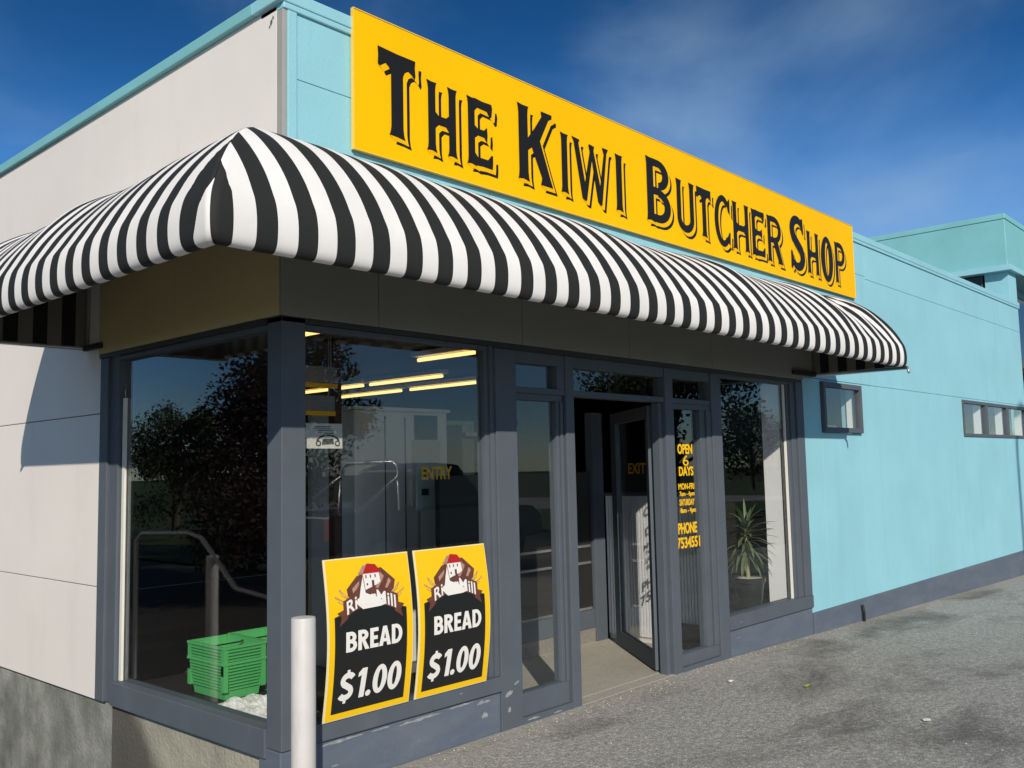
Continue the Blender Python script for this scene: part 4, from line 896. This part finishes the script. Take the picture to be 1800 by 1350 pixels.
for z in (1.40,1.55): BX(2.34,2.41,1.55,1.5595,z,z+.05).build('ticket', PBLK, T)
BX(2.31,2.33,1.565,1.58,0.0,1.28).build('stand', GALV, T); BX(2.60,2.615,1.565,1.58,0.0,1.28).build('stand', GALV, T)
T = thing('shelf_unit', 'dark shelf unit with price tickets behind the front window', 'shelves')
mb = MB(); mb.box(3.2,3.24,2.0,2.6,0,2.0); mb.box(4.0,4.04,2.0,2.6,0,2.0)
mb.build('upright', INDK, T)
for z in (.3,.7,1.1,1.5,1.9): s = BX(3.24,4.0,2.02,2.6,z,z+.03).build('shelf', INDK, T); BX(3.3,3.5,2.005,2.019,z,z+.035).build('ticket', PAPER, s)
T = thing('fluted_screen', 'white fluted screen in sunlight behind the open glass door', 'screen')
mb = MB()
for i in range(36): y = 0.14+i*.032; mb.box(4.405,4.425,y,y+.020,0.06,1.32)
mb.build('fluting', INWALL, T); BX(4.426,4.45,0.13,1.29,0.0,1.34).build('backing_board', INWH, T); BX(4.39,4.425,0.13,1.29,1.321,1.35).build('top_rail', SLATE, T)
for k, (x0,x1,z0,z1,lab) in enumerate(((1.14,1.47,2.24,2.36,'upper grey board hanging from the ceiling behind the corner post'),(1.14,1.45,2.04,2.15,'lower grey board hanging from the ceiling behind the corner post'))):
    T = thing('hanging_board', lab, 'board'); BX(x0,x1,1.50,1.52,z0,z1).build('panel', mat('blue_grey_board',(0.22,0.24,0.30),.7), T); BX(x0,x1,1.49,1.4995,z0-.035,z0-.002).build('yellow_strip', YTXT, T)
    for x in (x0+.05,x1-.05): BX(x,x+.006,1.507,1.513,z1,2.62).build('hanger', GALV, T)
T = thing('brown_column', 'dark brown post standing inside behind the taped notice', 'post'); BX(1.63,1.70,1.75,1.82,0,2.6).build('shaft', mat('brown_timber',(0.07,0.035,0.02),.6,var=.3,vscale=8), T); BX(1.60,1.73,1.72,1.85,2.601,2.619).build('cap_plate', INDK, T)
T = thing('display_fridge', 'low pale chest fridge behind the potted plant', 'fridge')
BX(4.75,5.3,0.95,1.4,0.0,0.80).build('fridge_body', INWH, T, bevel=0.02); BX(4.75,5.3,0.95,1.4,0.802,0.86).build('lid', CHROME, T)

# ------------------------------------------------------------------ taller teal block at the far end
U = thing('upper_block', 'taller teal building block with a corner window beyond the parapet', 'building')
mb = MB(); mb.box(13.66, 20.0, -0.01, 12.0, 4.69, 5.46); mb.build('upper_wall', TEALD, U, bevel=0.01)
BX(13.648, 20.03, -0.022, 12.03, 5.462, 5.55).build('parapet_cap', TEALD, U, bevel=0.008)
BX(13.56, 20.0, -0.08, 12.0, 4.60, 4.688).build('eave', TEAL, U, bevel=0.004)
BX(14.16, 20.0, 0.35, 12.0, -0.6, 4.599).build('lower_wall', TEALD, U)
BX(13.72, 14.155, 0.001, 0.36, 4.14, 4.599).build('corner_column', TEAL, U, bevel=0.004)
f = BX(13.74, 14.15, 0.40, 4.0, 4.136, 4.599).build('corner_window', SLATE, U); BX(13.725, 13.738, 0.42, 3.9, 4.16, 4.58).build('pane', CARG, f)
f = BX(14.2, 19.0, 0.25, 0.349, 2.6, 4.4).build('front_window', SLATE, U); BX(14.3, 18.9, 0.236, 0.249, 2.7, 4.3).build('pane', CARG, f)
BX(14.16, 19.0, -0.25, 0.24, 3.05, 3.22).build('canopy', SLATE, U, bevel=0.005)

# ------------------------------------------------------------------ what stands behind the camera (seen in the glass)
def tree_mesh(seed, h, r, n, mleaf, shape=1.0):
    rnd = random.Random(seed); T = None
    tr_ = MB(); tr_.tube([(0,0,-.2),(.05,.02,h*.25),(-.06,.05,h*.5),(.0,.0,h*.8)], [h*.035,h*.028,h*.018,h*.006], 8)
    blobs = []
    for i in range(26):
        a = rnd.uniform(0,6.283); t = rnd.uniform(.22,1); rr = r*(1-abs(t-.5)*1.1)*rnd.uniform(.45,.95)
        c = Vector((math.cos(a)*rr, math.sin(a)*rr, h*t)); blobs.append((c, r*rnd.uniform(.22,.42)))
        tr_.tube([(0,0,h*max(.15,t-.25)), tuple(c*.6+Vector((0,0,h*t*.4))), tuple(c)], [h*.012,h*.007,h*.003], 5)
    lv = MB()
    for i in range(n):
        c, br = blobs[i % len(blobs)]
        d = Vector((rnd.gauss(0,1),rnd.gauss(0,1),rnd.gauss(0,.8))).normalized()*br*rnd.uniform(.35,1.05)
        p = c+d; s = rnd.uniform(.045,.095)*h/6
        a = Vector((rnd.gauss(0,1),rnd.gauss(0,1),rnd.gauss(0,1))).normalized(); b = a.orthogonal().normalized()
        lv.add([p-a*s, p+b*s*.55, p+a*s, p-b*s*.55], [(0,1,2,3)])
    return tr_, lv
def tree(name, label, seed, h, r, n, m, loc):
    T = thing(name, label, 'tree', 'trees across the road'); T.location = loc
    a, b = tree_mesh(seed, h, r, n, m); a.build('trunk', BARK, T, smooth=True); b.build('crown', m, T); return T
def retree(src, loc, rz, sc_, label):
    c = copy_tree(src); c.location = loc; c.rotation_euler = (0,0,rz); c.scale = (sc_,)*3; c['label'] = label; return c
t1 = tree('tree', 'tall dark tree mirrored in the side window, right of the sky gap', 1, 9.5, 4.6, 16000, TREEL, (-17,20.0,-1.2))
t2 = tree('purple_tree', 'purple leaved tree mirrored low in the side window', 2, 5.2, 3.0, 16000, TREEP, (-9.5,14,-1.2))
retree(t1, (-14,12.5,-1.2), 1.2, 1.05, 'dark tree mirrored beside the corner post')
retree(t1, (-19,37.5,-1.2), 2.5, 0.60, 'lower dark tree mirrored at the left of the side window')
retree(t1, (-19,26.5,-1.2), 4.0, 0.95, 'dark tree mirrored in the middle of the side window')
retree(t1, (35,-20,0), 0.5, 0.98, 'dark tree mirrored above the doorway')
retree(t1, (13,-19,0), 3.3, 0.62, 'dark tree mirrored in the front window')
retree(t2, (54,-26,0), 2.0, 0.9, 'distant small tree mirrored beside the sky')
retree(t2, (60,-25,0), 2.9, 0.75, 'smallest distant tree mirrored at the right edge of the window')

# parked ute across the forecourt, seen in the front window's reflection
T = thing('parked_ute', 'dark utility truck with a steel roll bar, mirrored in the front window', 'vehicle'); T.location = (8.0,-7.9,0)
def car_prism(prof, y0, y1, inset=0.0):
    mb = MB(); n = len(prof)
    mb.add([(x,y0+(inset if z > 1.0 else 0),z) for x,z in prof]+[(x,y1-(inset if z > 1.0 else 0),z) for x,z in prof], [tuple(range(n)), tuple(reversed(range(n,2*n)))]+[(i,n+i,n+(i+1)%n,(i+1)%n) for i in range(n)]); return mb
body = car_prism([(-2.4,.45),(-2.4,.95),(-.75,.98),(.75,1.0),(2.1,.92),(2.35,.75),(2.35,.42),(1.95,.38),(-2.0,.38)], -.85, .85).build('body', CARW, T, bevel=0.04)
cab = car_prism([(-.75,1.0),(-.62,1.62),(-.2,1.72),(.35,1.68),(.98,1.0)], -.82, .82, .10).build('cab', CARW, T, bevel=0.04)
mb = car_prism([(-.60,1.08),(-.52,1.56),(.30,1.58),(.80,1.08)], -.735, .735).build('side_glass', CARG, T)
mb = MB(); mb.add([(-.775,-.6,1.08),(-.775,.6,1.08),(-.655,.55,1.58),(-.655,-.55,1.58)], [(0,1,2,3)]); mb.add([(.985,-.62,1.03),(.985,.62,1.03),(.40,.56,1.65),(.40,-.56,1.65)], [(0,1,2,3)]); mb.build('windscreen', CARG, T)
mb = MB(); mb.tube([(-1.0,-.78,.95),(-.98,-.72,1.66),(-.97,-.6,1.74),(-.97,.6,1.74),(-.98,.72,1.66),(-1.0,.78,.95)], .035, 8); mb.tube([(-1.9,-.78,.95),(-1.0,-.74,1.5)], .03, 8); mb.tube([(-1.9,.78,.95),(-1.0,.74,1.5)], .03, 8); mb.build('roll_bar', mat('polished_steel',(.85,.85,.85),.25,metal=.6), T, smooth=True)
for x in (-1.45,1.45):
    for y in (-.80,.80):
        wl_ = MB(); n = 24
        for yy in (y-.11,y+.11): wl_.v += [(x+.34*math.cos(2*math.pi*k/n), yy, .34+.34*math.sin(2*math.pi*k/n)) for k in range(n)]
        wl_.f = [tuple(range(n)), tuple(reversed(range(n,2*n)))]+[(k,n+k,n+(k+1)%n,(k+1)%n) for k in range(n)]; wl_.m = [0]*len(wl_.f); wh = wl_.build('wheel', RUBB, T)
        r_ = MB(); yy = y+(.112 if y > 0 else -.112); r_.add([(x+.2*math.cos(2*math.pi*k/n), yy, .34+.2*math.sin(2*math.pi*k/n)) for k in range(n)], [tuple(range(n))]); r_.build('rim', GALV, wh)
for y in (-.62,.62): BX(2.33,2.37,y-.16,y+.16,.66,.82).build('headlight', CHROME, T)
for y in (-.78,.78): BX(-2.42,-2.38,y-.06,y+.06,.6,.9).build('tail_light', PRED, T)
# handrail beside the side ramp
T = thing('handrail', 'thin galvanised tube handrail mirrored in the side window', 'handrail')
mb = MB(); mb.tube([(-1.4,4.72,-1.2),(-1.4,4.72,.98),(-1.4,4.6,1.06),(-1.4,3.72,1.09),(-1.4,3.5,1.05),(-1.4,2.95,.66),(-1.4,2.45,.62),(-1.4,2.36,.5),(-1.4,2.3,-1.2)], .02, 8); mb.build('rail', GALV, T, smooth=True)
c = copy_tree([x for x in bpy.data.objects if x.name == 'bollard'][0]); c.location = (-1.4,3.32,-1.2); c['label'] = 'white bollard mirrored in the side window beside the handrail'; c['group'] = 'white bollards'; bpy.data.objects['bollard']['group'] = 'white bollards'
c.scale = (.9,.9,2.25)
# lamp post out of frame whose arched arm throws the faint hook of shade on the teal wall
T = thing('unseen_street_lamp', 'unseen tall grey street lamp with a curved arm by the road', 'street lamp'); bx, by = 13.5-8*1.0, -8*1.22
MB().tube([(bx,by,-.05),(bx,by,8.6),(bx+.03,by-.02,8.95),(bx+.18,by-.0,9.2),(bx+.42,by,9.3),(bx+.7,by,9.22),(bx+.85,by,9.1)], .05, 10).build('pole', GALV, T, smooth=True)
BX(bx+.75,bx+1.1,by-.09,by+.09,9.02,9.09).build('lamp_head', GALV, T, bevel=0.02)

# ------------------------------------------------------------------ small litter on the pavement
rnd = random.Random(12)
LIT = [('fallen_leaf', 'yellow green leaf lying on the pavement before the doorway', 'leaf', (3.75,-.95), (0.35,0.36,0.03), .05), ('paper_scrap', 'small white paper scrap on the pavement nearest the doorway', 'litter', (3.55,-.45), (0.7,0.68,0.62), .035),
       ('paper_scrap', 'white scrap lying on the open pavement in front', 'litter', (3.35,-1.9), (0.66,0.62,0.55), .04), ('twig', 'short dark twig on the pavement toward the right', 'twig', (7.2,-1.55), (0.04,0.035,0.03), .12)]
for nm, lab, cat, (x,y), c, s in LIT:
    m = mat('litter_'+nm+str(s), c, .8); mb = MB(); z = gz(x)+.006
    if nm == 'twig': mb.tube([(x-s,y,z+.006),(x,y+.02,z+.01),(x+s,y-.01,z+.006)], .006, 6)
    else:
        n = 8; el = .4 if nm == 'fallen_leaf' else .7
        pts = [(x+s*math.cos(k*6.283/n)*rnd.uniform(.7,1.1), y+s*el*math.sin(k*6.283/n)*rnd.uniform(.7,1.1)) for k in range(n)]
        mb.add([(p[0],p[1],z+rnd.uniform(0,.008)) for p in pts]+[(x,y,z+.012)], [(k,(k+1)%n,n) for k in range(n)])
    tag(mb.build(nm, m), lab, cat)
# loose pale grit along the foot of the shopfront
mb = MB()
for i in range(520):
    x = rnd.choice((rnd.uniform(1.6,5.5), rnd.uniform(1.8,12), rnd.uniform(0.5,9))); y = -abs(rnd.gauss(0,.09))-.02 if i % 3 else -rnd.uniform(0,3.2); s = rnd.uniform(.002,.006); z = gz(x)
    r0 = rnd.uniform(0,3); mb.add([(x+s*math.cos(r0),y+s*math.sin(r0),z),(x+s*math.cos(r0+2.1),y+s*math.sin(r0+2.1),z),(x+s*math.cos(r0+4.2),y+s*math.sin(r0+4.2),z),(x,y,z+s*1.1)], [(0,1,3),(1,2,3),(2,0,3)])
tag(mb.build('grit', mat('grit', (.5,.47,.4), .9, var=.3, vscale=30)), 'pale grit scattered along the foot of the shopfront', 'grit', kind='stuff')
